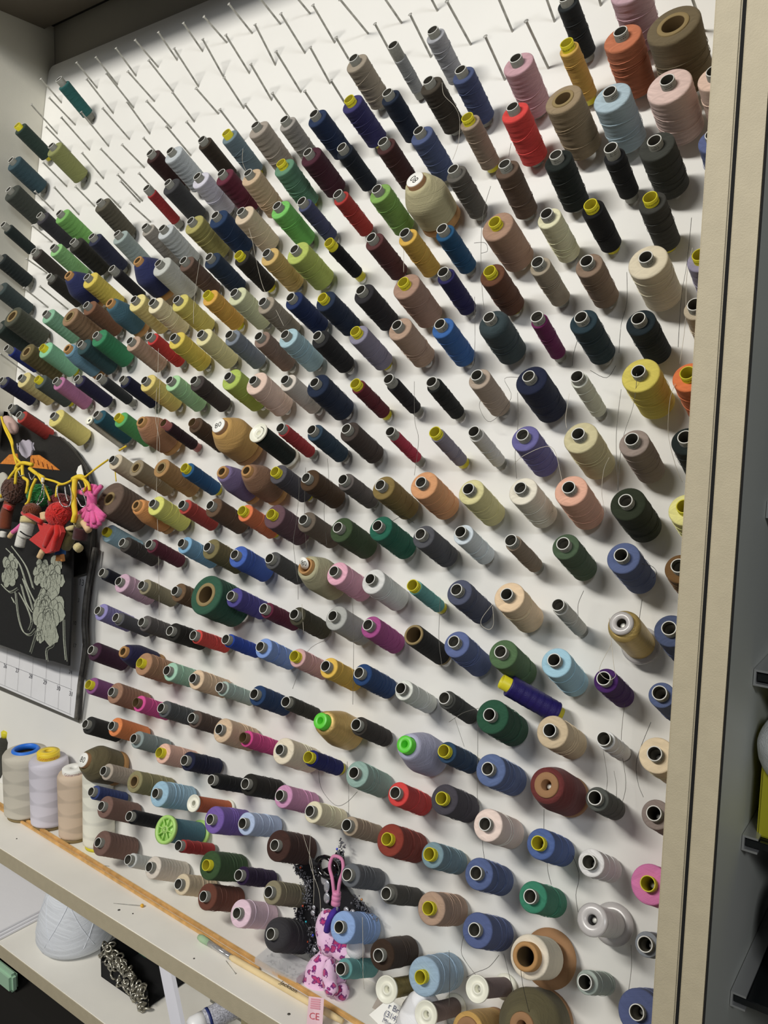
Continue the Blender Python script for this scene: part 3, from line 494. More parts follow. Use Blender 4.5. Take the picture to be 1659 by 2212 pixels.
s|g|3a3a34|slim dark charcoal thread spool on grey tube hanging on the white peg board|-726.4|-300.6|9.7|85.3|30.4
s|g|525870|slate grey thread spool on grey tube above blue spool and right of teal spool|-481.1|-115.9|16.1|86.2|31.8
s|g|f5d4a8|peach thread spool on grey tube below brown taupe spool and left of light grey spool|-415.9|-114.4|18.2|87.3|33.4
s|g|c8c8c0|slim light grey thread spool on grey tube between peach spool and gold spool|-353.7|-115.1|8.7|86.6|32.4
s|g|6070a4|blue thread spool on grey tube below slate grey spool and left of green spool|-477.4|-180.8|16.4|88.1|34.5
s|g|527348|green thread spool on grey tube below peach spool and left of light blue spool|-415.9|-178.9|17.2|87.2|33.2
s|g|a4d4e8|light blue thread spool on grey tube below light grey spool and left of purple spool|-351.5|-177.6|16.8|88.0|34.3
s|g|4a2068|purple thread spool on grey tube below gold spool and left of blue spool|-295.2|-179.5|12.9|85.4|30.4
s|g|24583e|dark green thread spool on grey tube below green spool and left of tan spool|-421.4|-248.2|19.7|85.9|31.3
s|g|5a6a98|blue thread spool on grey tube below dark olive green spool and left of brown spool|-290.8|-49.0|17.4|84.8|29.4
cone|clear|d8b860|gold thread cone on clear plastic core hanging on the white peg board|-283.3|-120.3|17.3|85.7|30.9
s|g|4f5c80|denim blue thread spool on grey tube above blue spool and right of gold spool|-234.9|-117.2|16.7|85.5|30.6
s|g|7a5628|brown thread spool on grey tube above denim blue spool and right of blue spool|-232.2|-53.9|15.4|85.2|30.1
s|g|5a6a96|blue thread spool on grey tube above cream spool and right of purple spool|-237.4|-182.1|13.0|85.4|30.5
s|g|2c2c2a|black thread spool on grey tube below plum purple spool and left of orange spool|-1162.2|-435.7|14.6|85.3|30.3
s|g|f28838|orange thread spool on grey tube below tan brown spool and left of sage grey spool|-1092.4|-421.3|15.1|85.2|30.1
s|g|90a09e|sage grey thread spool on grey tube hanging on the white peg board|-1034.3|-426.8|13.3|84.9|29.7
s|y|f4c0a8|peach thread spool on yellow tube hanging on the white peg board|-970.6|-430.2|15.2|84.3|28.4
s|g|1e2240|dark navy thread spool on grey tube below brown spool and left of black spool|-913.0|-425.9|13.9|83.9|27.9
cone80|l|6a6040|fat olive thread cone on number-capped core hanging on the white peg board|-1156.4|-494.5|30.1|85.3|30.3
s|g|b8aa98|taupe thread spool on grey tube below orange spool and left of olive spool|-1101.0|-496.9|13.2|85.2|30.1
w|w|989060|olive thread spool on wide cardboard core hanging on the white peg board|-1022.1|-489.1|16.6|84.2|28.3
s|g|a0cce4|light blue thread spool on grey tube below peach spool and left of orange spool|-969.6|-490.4|19.0|83.6|27.1
s|g|171717|slim black thread spool on grey tube below tan spool and left of black brown spool|-852.6|-437.2|10.8|83.7|27.3
s|g|24221c|black brown thread spool on grey tube below magenta spool and left of orchid pink spool|-785.0|-424.1|14.8|83.8|27.6
s|g|e0c09a|tan thread spool on grey tube below pale sage spool and left of magenta spool|-847.7|-366.2|17.5|84.9|29.6
s|c2|e03c90|slim magenta thread spool on brown core hanging on the white peg board|-798.7|-366.2|11.4|85.0|29.8
s|g|3c4d88|slim dark blue thread spool on grey tube hanging on the white peg board|-1127.3|-539.1|11.3|85.5|30.6
s|g|846256|brown thread spool on grey tube below taupe spool and left of black spool|-1097.2|-554.8|17.2|85.8|31.2
s|g|121218|slim black thread spool on grey tube below olive spool and left of grey teal spool|-1025.3|-548.3|10.8|85.6|30.7
fl|f|d86a30|slim orange thread spool on white core hanging on the white peg board|-884.4|-480.1|11.0|83.5|27.0
s|g|8060b8|purple thread spool on grey tube below black spool and left of pale blue spool|-846.4|-490.6|18.8|83.0|26.0
s|g|bcd0f4|pale blue thread spool on grey tube above dark purple spool and right of purple spool|-782.4|-476.3|15.2|83.1|26.1
flg|e|4c8090|grey teal thread spool on lime green core hanging on the white peg board|-939.2|-537.6|17.8|84.0|27.9
s|g|b42420|slim red thread spool on grey tube below orange spool and left of green spool|-906.8|-552.0|9.2|84.2|28.4
s|g|7c5c50|brown thread spool on grey tube below brown spool and left of light grey spool|-1095.9|-615.0|19.2|86.5|32.2
s|g|d0d2ce|slim light grey thread spool on grey tube below black spool and left of beige spool|-1017.0|-616.2|10.7|86.4|32.1
s|g|e4d8c8|beige thread spool on grey tube below grey teal spool and left of tan spool|-965.9|-608.3|16.2|85.8|31.1
s|y|3a5830|green thread spool on yellow tube below purple spool and left of dark purple spool|-844.5|-559.4|19.7|84.2|28.3
s|g|301c42|slim dark purple thread spool on grey tube hanging on the white peg board|-779.4|-552.5|12.1|84.6|29.2
cone|n|d8b25c|gold thread cone on green core hanging on the white peg board|-663.4|-311.9|23.6|85.6|30.8
s|g|3a352f|slim dark brown thread spool on grey tube hanging on the white peg board|-605.3|-303.5|11.8|85.8|31.1
cone|n|b4b4d0|fat lavender thread cone on green core hanging on the white peg board|-530.0|-309.9|24.8|86.1|31.6
s|y|284868|slim navy teal thread spool on yellow tube hanging on the white peg board|-475.2|-302.6|12.4|85.7|30.9
s|g|f4e6c8|cream thread spool on grey tube below dark charcoal spool and left of dark blue spool|-728.3|-365.8|17.7|85.2|30.2
s|y|1a2070|slim dark blue thread spool on yellow tube hanging on the white peg board|-677.5|-363.3|10.7|85.6|30.8
s|g|96b8ac|sage thread spool on grey tube hanging on the white peg board|-600.9|-366.0|16.5|86.9|32.8
s|g|e8342e|red thread spool on grey tube below lavender spool and left of charcoal spool|-536.2|-372.0|14.4|86.7|32.5
s|y|4a4650|charcoal thread spool on yellow tube below navy teal spool and left of pale pink spool|-471.5|-357.2|17.4|85.7|31.0
s|g|de98c6|orchid pink thread spool on grey tube hanging on the white peg board|-719.7|-424.1|15.1|84.8|29.4
s|g|f0e6c0|cream thread spool on grey tube below dark blue spool and left of taupe spool|-665.1|-430.5|13.8|85.5|30.6
s|g|b09c82|slim taupe thread spool on grey tube below sage spool and left of brick red spool|-603.5|-430.6|11.8|85.9|31.3
s|y|943624|brick red thread spool on yellow tube hanging on the white peg board|-541.2|-428.4|18.9|86.1|31.6
s|y|7c9ca8|grey teal thread spool on yellow tube hanging on the white peg board|-480.0|-426.0|14.6|86.0|31.4
s|g|482c24|dark brown thread spool on grey tube above khaki spool and right of pale blue spool|-719.2|-490.6|20.1|84.6|29.1
s|g|666a70|dark grey thread spool on grey tube below taupe spool and left of dark grey spool|-594.5|-488.4|14.1|85.2|30.2
s|g|d8c098|tan thread spool on grey tube below light blue spool and left of white spool|-348.1|-245.3|17.8|85.0|29.7
s|g|ececea|slim white thread spool on grey tube hanging on the white peg board|-288.5|-240.3|9.6|85.3|30.3
s|g|5f74a4|blue thread spool on grey tube below dark green spool and left of maroon spool|-416.4|-306.6|18.2|85.4|30.4
cone|d|74302e|maroon thread cone on brown core hanging on the white peg board|-345.3|-304.6|23.4|85.3|30.4
s|g|555852|slim dark grey thread spool on grey tube below white spool and left of taupe spool|-291.2|-303.1|12.2|85.6|30.8
s|g|fbe2d4|pale pink thread spool on grey tube below blue spool and left of blue spool|-412.6|-368.6|17.8|85.7|30.9
s|y|4f69a6|blue thread spool on yellow tube hanging on the white peg board|-347.8|-368.9|16.1|85.7|31.0
s|g|e8e6e4|white thread spool on grey tube hanging on the white peg board|-290.5|-369.5|13.9|85.6|30.8
s|g|57699a|blue thread spool on grey tube below pale pink spool and left of green spool|-417.2|-427.5|17.2|86.5|32.2
s|g|f6deb4|cream thread spool on grey tube above taupe spool and right of white spool|-236.0|-242.5|18.0|85.5|30.6
s|g|94847c|taupe thread spool on grey tube above pink spool and right of dark grey spool|-230.5|-300.5|14.5|85.5|30.7
s|g|2c8868|green thread spool on grey tube below blue spool and left of silver spool|-350.2|-428.4|16.1|86.1|31.6
cone|clear|f0efec|silver thread cone on clear plastic core hanging on the white peg board|-280.7|-426.2|14.7|85.8|31.1
s|g|576799|blue thread spool on grey tube below blue spool and left of cream spool|-411.8|-489.4|18.5|86.4|32.1
cone|cream|ece0c8|cream thread cone on cardboard core hanging on the white peg board|-346.8|-491.2|22.1|85.8|31.0
s|g|a2aea4|slim grey sage thread spool on grey tube hanging on the white peg board|-281.3|-492.3|11.5|86.3|32.0
flc|f|927c78|slim mauve thread spool on white core hanging on the white peg board|-400.8|-546.2|10.4|84.5|28.9
cone|d|686040|fat olive thread cone on brown core hanging on the white peg board|-344.1|-563.3|36.1|85.1|29.9
cone|d|d8a84a|gold thread cone on brown core hanging on the white peg board|-407.6|-595.8|19.5|84.4|28.7
s|g|54524c|slim dark grey thread spool on grey tube between dark grey spool and tan brown spool|-533.7|-488.7|11.3|84.8|29.4
s|y|bc9a80|tan brown thread spool on yellow tube below grey teal spool and left of blue spool|-473.8|-483.2|18.2|84.4|28.8
s|g|948a6a|khaki thread spool on grey tube hanging on the white peg board|-721.3|-557.1|15.1|85.6|30.7
sr|g|3c3a3e|dark charcoal thread spool on grey tube below khaki spool and left of teal spool|-709.6|-610.6|21.7|86.1|31.6
s|g|92b6ee|light blue thread spool on grey tube above teal spool and right of khaki spool|-598.5|-554.6|18.8|84.7|29.3
s|g|402e20|dark brown thread spool on grey tube between light blue spool and pale blue spool|-535.4|-557.6|17.4|82.5|24.8
s|g|60a4a2|slim teal thread spool on grey tube between dark charcoal spool and olive gold spool|-589.0|-603.0|11.7|84.6|29.1
s|y|a2c0d8|pale blue thread spool on yellow tube hanging on the white peg board|-474.5|-557.9|21.1|82.4|24.6
flc|f|94823c|slim olive gold thread spool on white core hanging on the white peg board|-519.2|-593.8|11.2|83.0|26.0
flc|f|7c6862|slim brown mauve thread spool on white core hanging on the white peg board|-461.9|-598.2|10.8|83.1|26.1
s|g|e4d0aa|tan thread spool on grey tube below red spool and left of rust brown spool|-898.1|-608.5|14.7|85.1|30.0
s|g|74402e|rust brown thread spool on grey tube hanging on the white peg board|-843.5|-606.7|17.9|85.1|30.0
s|g|f8d4e4|pink thread spool on grey tube below dark purple spool and left of dark charcoal spool|-775.0|-605.9|18.1|85.5|30.6
s|y|e478b6|pink thread spool on yellow tube hanging on the white peg board|-229.2|-369.7|19.1|85.5|30.6
s|g|8a9098|slim slate grey thread spool on grey tube hanging on the white peg board|-225.7|-429.0|11.7|85.6|30.9
s|g|566290|blue thread spool on grey tube right of grey sage spool|-226.8|-497.4|20.9|85.8|31.2'''
TUBE_R = .0075
hidden_nails = []; spool_index = []
WRAPM = bpy.data.materials.new('single_thread'); WRAPM.use_nodes = True
_o = WRAPM.node_tree.nodes.new('ShaderNodeObjectInfo'); WRAPM.node_tree.links.new(_o.outputs['Color'], WRAPM.node_tree.nodes['Principled BSDF'].inputs['Base Color'])
MAINGRP = 'thread spools on the peg board'; CONEGRP = 'thread cones on the peg board'
def thread_body(r, rc, z0, z1, kind, rng):
    sh = r*{'s': .10, 't': .16, 'sr': .45}.get(kind, .10); pr_ = [(rc, z0), (r*.93, z0), (r*.985, z0+.0012)]
    n = 9; ph1, ph2 = rng.random()*6, rng.random()*6; bulge = rng.uniform(-.012, .02)
    n = 45; rings = rng.choice((7, 8, 9, 10)); amp = rng.choice((.006, .014, .022, .030))*(1.0 if kind != 't' else .7)
    for k in range(n):
        t = k/(n-1); z = z0+.003+(z1-sh-z0-.003)*t
        saw = ((t*rings+ph1) % 1.0)
        pr_.append((r*(.975+.025*t*(1-amp*0)+bulge*math.sin(math.pi*t)-amp*saw*min(1, (1-t)*6)), z))
    for k in (1, 2, 3):
        a = k*math.pi/6; pr_.append((r-sh+sh*math.cos(a), z1-sh+sh*math.sin(a)))
    pr_ += [((r-sh)*.6+rc*.4, z1+.0002), (rc*1.0, z1-.0002)]
    return lathe(pr_, 36)
def cone_body(r, rc, z0, z1, rng, pos=.60):
    zs = z0+(z1-z0)*(pos+.06); P = [(rc, z0), (r*.90, z0), (r*.955, z0+.0015)]
    for k in range(6):
        t = k/5; P.append((r*(.96+.04*t), z0+.003+(zs-z0-.008)*t))
    rt = rc*1.35
    for k in range(1, 9):
        t = k/8; P.append((rt+(r-rt)*(1-t**1.22), zs-.003+(z1-zs+.003)*(t**1.05)))
    P.append((rc, z1)); return lathe(P, 40)
BORE = mat('shaded_tube_bore', '#37342b', .7); RIM = mat('lit_tube_rim', '#e2e2dc', .4); CBORE = mat('shaded_cardboard_bore', '#54401f', .9); YBORE = mat('shaded_yellow_bore', '#a89c22', .5)  # tube material again: bores with painted shade, grey tube rims with painted light
def child(name, vf, mt, root, color=None, smooth=True, bore=None):
    o = obj(name, vf[0], vf[1], mt, root, smooth, color)
    if bore:   # inner wall of a tube: faces inside the given radius
        o.data.materials.append(bore[1])
        if len(bore) > 2: o.data.materials.append(bore[2])
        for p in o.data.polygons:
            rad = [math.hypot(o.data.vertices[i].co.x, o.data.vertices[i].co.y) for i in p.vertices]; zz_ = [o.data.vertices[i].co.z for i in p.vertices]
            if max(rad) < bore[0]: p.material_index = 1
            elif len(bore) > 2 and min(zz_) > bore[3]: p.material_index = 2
    return o
def wrap_text(body, size, rad, zc, root, ang=math.pi*1.5, mt=PRINT):
    V, F = text_vf(body, size); out = []
    for p in V:
        a = ang+p.x/rad; out.append((rad*math.cos(a), rad*math.sin(a), zc+p.y))
    return child('printed_mark', (out, F), mt, root, smooth=False)
for li, line in enumerate(SPOOLS.split('\n')):
    kind, core, hx, label, x, v, r, L, ph = line.split('|'); x, v, r, L = [float(q)/1e3 for q in (x, v, r, L)]; ph = float(ph)
    rng = random.Random(li*7+3)
    a = Vector((rng.uniform(-.02, .02), -math.cos(R(ph)), math.sin(R(ph)))); a.normalize()
    tip0 = bp(x, v, 0)+Vector((0, -math.cos(R(ph)), math.sin(R(ph))))*L
    base = tip0-a*L
    # keep clear of the shelf
    col = lin(hx)[:3]; lum = .3*col[0]+.6*col[1]+.1*col[2]; col = tuple((c*.85+lum*.15)*.93 for c in col)+(1,)
    cone = kind in ('cone', 'cone80')
    tn_ = math.tan(R(max(2, ph-8.5)))
    if kind in ('s', 't', 'sr'): ctr = max(min(TUBE_R, r)*tn_, r*.93*tn_-(.0085 if kind != 't' else .011))+.0004
    elif kind == 'cone' and core in ('n', 'h'): ctr = max(.0115*tn_, r*.92*tn_-.006)+.0004
    elif kind == 'cone' and core in ('clear', 'cream'): ctr = r*(1.45 if core == 'cream' or 'silver' in label else 1.2)*tn_*.97+.0004
    else: ctr = r*({'fl': 1.12, 'flb': 1.08, 'flc': 1.34, 'flg': 1.16}.get(kind, .95))*tn_+.0004
    root = empty('thread_cone' if cone else 'thread_spool', axis_frame(base+a*ctr, a, rng.uniform(-.2, .2)), label, 'thread cone' if cone else 'thread spool', CONEGRP if cone else MAINGRP)
    L -= ctr
    tm = THREAD
    if kind in ('s', 't', 'sr'):
        tr = min(TUBE_R*(1.02 if core == 'y' else 1), r*.84) if kind != 't' else min(TUBE_R, r*.9)
        ck = {'g': 'g', 'y': 'y', 'c2': 'b', 'r': 'r'}.get(core, 'g')
        step = .006 if (core == 'g' and rng.random() < .45 and kind != 't') else None
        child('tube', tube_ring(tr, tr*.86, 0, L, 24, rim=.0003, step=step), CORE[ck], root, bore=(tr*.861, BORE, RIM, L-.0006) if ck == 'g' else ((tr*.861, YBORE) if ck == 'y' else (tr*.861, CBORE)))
        pro = .0085 if kind != 't' else .0125
        if label.startswith('slim grey thread') : pro = .02
        child('thread', thread_body(r, tr*.97, .0085 if kind != 't' else .011, L-pro, kind, rng), tm, root, col)
    elif kind in ('w', 'x', 'v'):
        ro, ri = {'w': (.60, .42), 'x': (.40, .26), 'v': (.93, .72)}[kind]
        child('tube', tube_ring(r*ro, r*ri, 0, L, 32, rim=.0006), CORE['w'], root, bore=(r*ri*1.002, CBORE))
        child('thread', thread_body(r, r*ro*.98, .004, L-(.0012 if kind != 'v' else .002), 's', rng), tm, root, col)
    elif kind == 'cone80':
        rc = .0125
        child('tube', tube_ring(rc, rc*.8, 0, L, 28), CORE['d'], root)
        cap = child('label_disc', capped([(rc*.93, L-.002), (rc*.95, L+.0006), (rc*.90, L+.0012)], 28), LABELW, root)
        V, F = text_vf('80', .013); inr = root.matrix_world.to_3x3().inverted(); ex_ = inr @ _X_R; ex_.z = 0; ex_.normalize(); ey_ = Vector((-ex_.y, ex_.x, 0))
        if (inr @ _X_U).dot(ey_) < 0: ey_ = -ey_
        an = R(120 if 'khaki' in label else (-18 if 'olive' in label else 6)); V = [ex_*(p.x*math.cos(an)-p.y*math.sin(an))+ey_*(p.x*math.sin(an)+p.y*math.cos(an)) for p in V]
        child('printed_number', ([(p.x, p.y, L+.00135) for p in V], F), PRINT, cap, smooth=False)
        child('cardboard_base', loop([(rc*1.1, .0005), (r*.96, .0005), (r*.93, .012), (rc*1.1, .012)], 36), CORE['c'], root)
        child('thread', cone_body(r, rc*1.02, .010, L-.006, rng), THREAD_BIG, root, col)
    elif kind == 'cone':
        if core == 'n':
            rc = .0105; child('tube', tube_ring(rc, rc*.42, 0, L, 28), CORE['n'], root)
            child('thread', cone_body(r, rc*1.05, .006, L-.010, rng, .45), METALLIC if 'gold' in label else THREAD_BIG, root, col)
        elif core == 'h':
            rc = .0115; child('tube', tube_ring(rc, rc*.75, 0, L, 28), CORE['c'], root)
            ld = capped([(.0085, 0), (.0085, .0006)], 24); M2 = Matrix.Translation((-.002, .003, L+.001)) @ Matrix.Rotation(R(38), 4, 'X')
            child('label_disc', xf(ld, M2), LABELW, root)
            V, F = text_vf('80', .010); child('printed_number', ([M2 @ Vector((p.x, p.y, .0008)) for p in V], F), PRINT, root, smooth=False)
            child('thread', cone_body(r, rc*1.05, .008, L-.006, rng), THREAD_BIG, root, col)
        elif core == 'clear':
            rc = .0125 if 'gold' in label else .016; fz_ = 1.22 if 'gold' in label else 1.5; child('tube', merge([tube_ring(rc, .005, L-.004, L, 32, rim=.0018), loop([(rc*.9, L-.006), (rc*.9, L-.005), (r*.8, .004), (r*.8, .003)], 32), loop([(.008, 0), (r*fz_, 0), (r*fz_, .003), (r*1.1, .005), (.008, .005)], 36)]), CORE['p'], root)
            child('thread', thread_body(r*1.0, rc*.7, .007, L-.006, 'sr', rng), METALLIC if 'gold' in label else THREAD_BIG, root, col)
            hidden_nails.append((bp(x, v, 0), a, L-.002))
        elif core == 'cream':
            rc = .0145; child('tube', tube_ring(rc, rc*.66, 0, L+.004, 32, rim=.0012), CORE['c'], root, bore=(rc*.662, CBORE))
            child('cardboard_base', loop([(rc, .001), (r*1.42, .001), (r*1.42, .003), (rc, .004)], 40), CORE['d'], root)
            child('thread', thread_body(r, rc, .016, L-.008, 's', rng), THREAD_BIG, root, col)
        elif core == 'd':
            rc = .0135; child('tube', tube_ring(rc, rc*.42, 0, L, 32, rim=.0006), CORE['d'], root)
            child('cardboard_base', loop([(rc*1.1, .0005), (r*.97, .0005), (r*.95, .010), (rc*1.1, .010)], 36), CORE['d'], root)
            child('thread', cone_body(r, rc*1.02, .008, L-.002, rng, .62), THREAD_BIG, root, col); hidden_nails.append((bp(x, v, 0), a, L-.004))
        else:
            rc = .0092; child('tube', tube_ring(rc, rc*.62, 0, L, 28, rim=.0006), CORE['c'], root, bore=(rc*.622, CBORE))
            child('cardboard_base', loop([(rc*1.1, .0005), (r*.90, .0005), (r*.86, .014), (rc*1.1, .014)], 36), CORE['c'], root)
            child('thread', cone_body(r, rc*1.03, .011, L-.006, rng), THREAD, root, col)
    elif kind == 'flg':
        fr = r*1.16
        child('tube', tube_ring(.0045, .0022, 0, L, 20), CORE['e'], root)
        spk = []
        for k in range(8):
            q = 2*math.pi*k/8; spk.append(xf(box_vf(.003, fr*.8, -.0008, .0008, L-.004, L-.001), Matrix.Rotation(q, 4, 'Z')))
        child('spoked_flange', merge([loop([(fr*.72, L-.006), (fr, L-.006), (fr, L-.0005), (fr*.78, L-.0005)], 36), loop([(.002, L-.005), (.0055, L-.005), (.0055, L), (.002, L)], 20), capped([(fr*.9, L-.0068), (fr*.9, L-.006)], 36)]+spk), CORE['e'], root)
        child('flange', loop([(.004, .0005), (fr, .0005), (fr, .004), (.004, .004)], 36), CORE['e'], root)
        child('thread', thread_body(r*.98, .004, .0045, L-.007, 's', rng), THREAD, root, col)
    else:  # flanged cream spools
        fr = r*{'fl': 1.12, 'flb': 1.08, 'flc': 1.34}[kind]
        prof = [(.0042, .001), (.0042, L-.006), (fr*.72, L-.006), (fr*.93, L-.0035), (fr, L-.0028), (fr, L-.0006), (fr*.95, L), (fr*.9, L-.0006), (fr*.62, L-.0028), (fr*.45, L-.0028), (fr*.42, L-.0012), (fr*.30, L-.0012), (.0036, L-.002), (.0036, .001)]
        child('tube', loop(prof, 36), CORE['f'], root)
        child('flange', loop([(.0045, .0005), (fr, .0005), (fr, .0045), (.0045, .0045)], 36), CORE['f'], root)
        child('thread', thread_body(r, .0044, .005, L-.0065, 's', rng), METALLIC if 'gold' in label or 'silver' in label else THREAD, root, col)
        if kind == 'flb':
            V, F = merge([xf(box_vf(-.0004, .0004, -h_/2, h_/2, 0, .0001), Matrix.Translation((fr*.62*math.cos(q_), fr*.62*math.sin(q_), L-.0010)) @ Matrix.Rotation(q_, 4, 'Z')) for q_, h_ in [(k*.16, .001+.0012*((k*7)%3)/2) for k in range(-8, 10)]]); child('printed_mark', (V, F), PRINT, root, smooth=False)
        if kind != 'fl' : hidden_nails.append((bp(x, v, 0), a, L-.004))
    if (base-Vector((0, 0, 1.4))).length < 1.45 and kind in ('s', 't', 'sr', 'w'):
        wl2 = []
        for q in range(rng.choice((2, 3, 4))):
            zc = rng.uniform(.022, L-.022); tilt = rng.uniform(-.5, .5)*.012; pz = rng.random()*6.3; pp = []
            for j in range(25):
                t = 2*math.pi*j/24; pp.append(((r+.0002)*math.cos(t), (r+.0002)*math.sin(t), min(L-.014, max(.012, zc+tilt*math.cos(t-pz)))))
            wl2.append(wire(pp, .00030, 3))
        child('outer_wrap', merge(wl2), WRAPM, [c for c in root.children if c.name.startswith('thread')][0], tuple(min(1, c*1.35+.02) for c in col[:3])+(1,))
    spool_index.append((root, base, a, L, r, label, core, hx, kind))
    if kind in ('s', 't', 'sr') and core != 'y': hidden_nails.append((bp(x, v, 0), a, min(.062, L-.012)))
    elif kind in ('w', 'x', 'v', 's'): hidden_nails.append((bp(x, v, 0), a, min(.062, L-.012)))
# nails hidden in the bores: one joined part of the board
V, F = merge([xf(nail_vf(l_), axis_frame(p, a)) for p, a, l_ in hidden_nails])
hn = obj('nail', V, F, STEEL, None); hn.parent = board; hn.matrix_parent_inverse = board.matrix_world.inverted(); hn['kind'] = 'stuff'; hn['label'] = 'galvanised nails inside the spool tubes'
def nearest(p):
    p = Vector(p); return min(spool_index, key=lambda s: (s[1]+s[2]*s[3]-p).length)
# ---------------------------------------------------------------- prints on the nearer tubes
camp = Vector((0, 0, 1.4))
for root, base, a, L, r, label, core, hx, kind in spool_index:
    dist = (base-camp).length
    if kind not in ('s', 't', 'sr'): continue
    tub = [c for c in root.children if c.name.startswith('tube')][0]
    tr = min(TUBE_R*(1.02 if core == 'y' else 1), r*.84) if kind != 't' else min(TUBE_R, r*.9)
    ang = -math.pi/2+.4+random.uniform(-.5, .5)
    # the side of the tube that faces the camera, in the spool's own frame
    q = root.matrix_world.inverted() @ camp; ang = math.atan2(q.y, q.x)+random.uniform(-.4, .4)
    if core == 'y' and dist < 1.35:
        V, F = text_vf('Gütermann', .0042); out = []
        for p in V:
            b_ = ang+p.x/(tr+.0001); out.append(((tr+.00012)*math.cos(b_), (tr+.00012)*math.sin(b_), L-.0045+p.y))
        child('printed_mark', (out, F), PRINT, tub, smooth=False)
    elif core == 'g' and dist < 1.1:
        rng = random.Random(int(base.x*1e5)); V = []; F = []
        for row in (0, 1):
            t = -.5
            while t < .5:
                wd = rng.uniform(.04, .12); h = rng.uniform(.0006, .0013); z = L-.0035-row*.0022; n0 = len(V)
                for tt, zz in ((t, z), (t+wd, z), (t+wd, z+h), (t, z+h)): V.append(((tr+.0001)*math.cos(ang+tt), (tr+.0001)*math.sin(ang+tt), zz))
                F.append((n0, n0+1, n0+2, n0+3)); t += wd+rng.uniform(.04, .10)
        child('printed_mark', (V, F), PRINT, tub, smooth=False)
# ---------------------------------------------------------------- the spool lying across the pegs
p1 = Vector((-0.4188, 0.8015, 1.1001)); p2 = Vector((-0.3611, 0.8395, 1.0622))
root = empty('thread_spool', axis_frame(p2, p1-p2), 'glossy dark violet thread spool lying loose across pegs above dark green spool', 'thread spool', MAINGRP)
bpy.context.view_layer.update()
Ls = (p1-p2).length
child('tube', tube_ring(.0085, .0070, 0, Ls, 28), CORE['y'], root)
child('thread', thread_body(.0128, .0083, .006, Ls-.010, 's', random.Random(5)), mat('glossy_violet_thread', '#21175c', .45, bump=.4, scale=900), root)
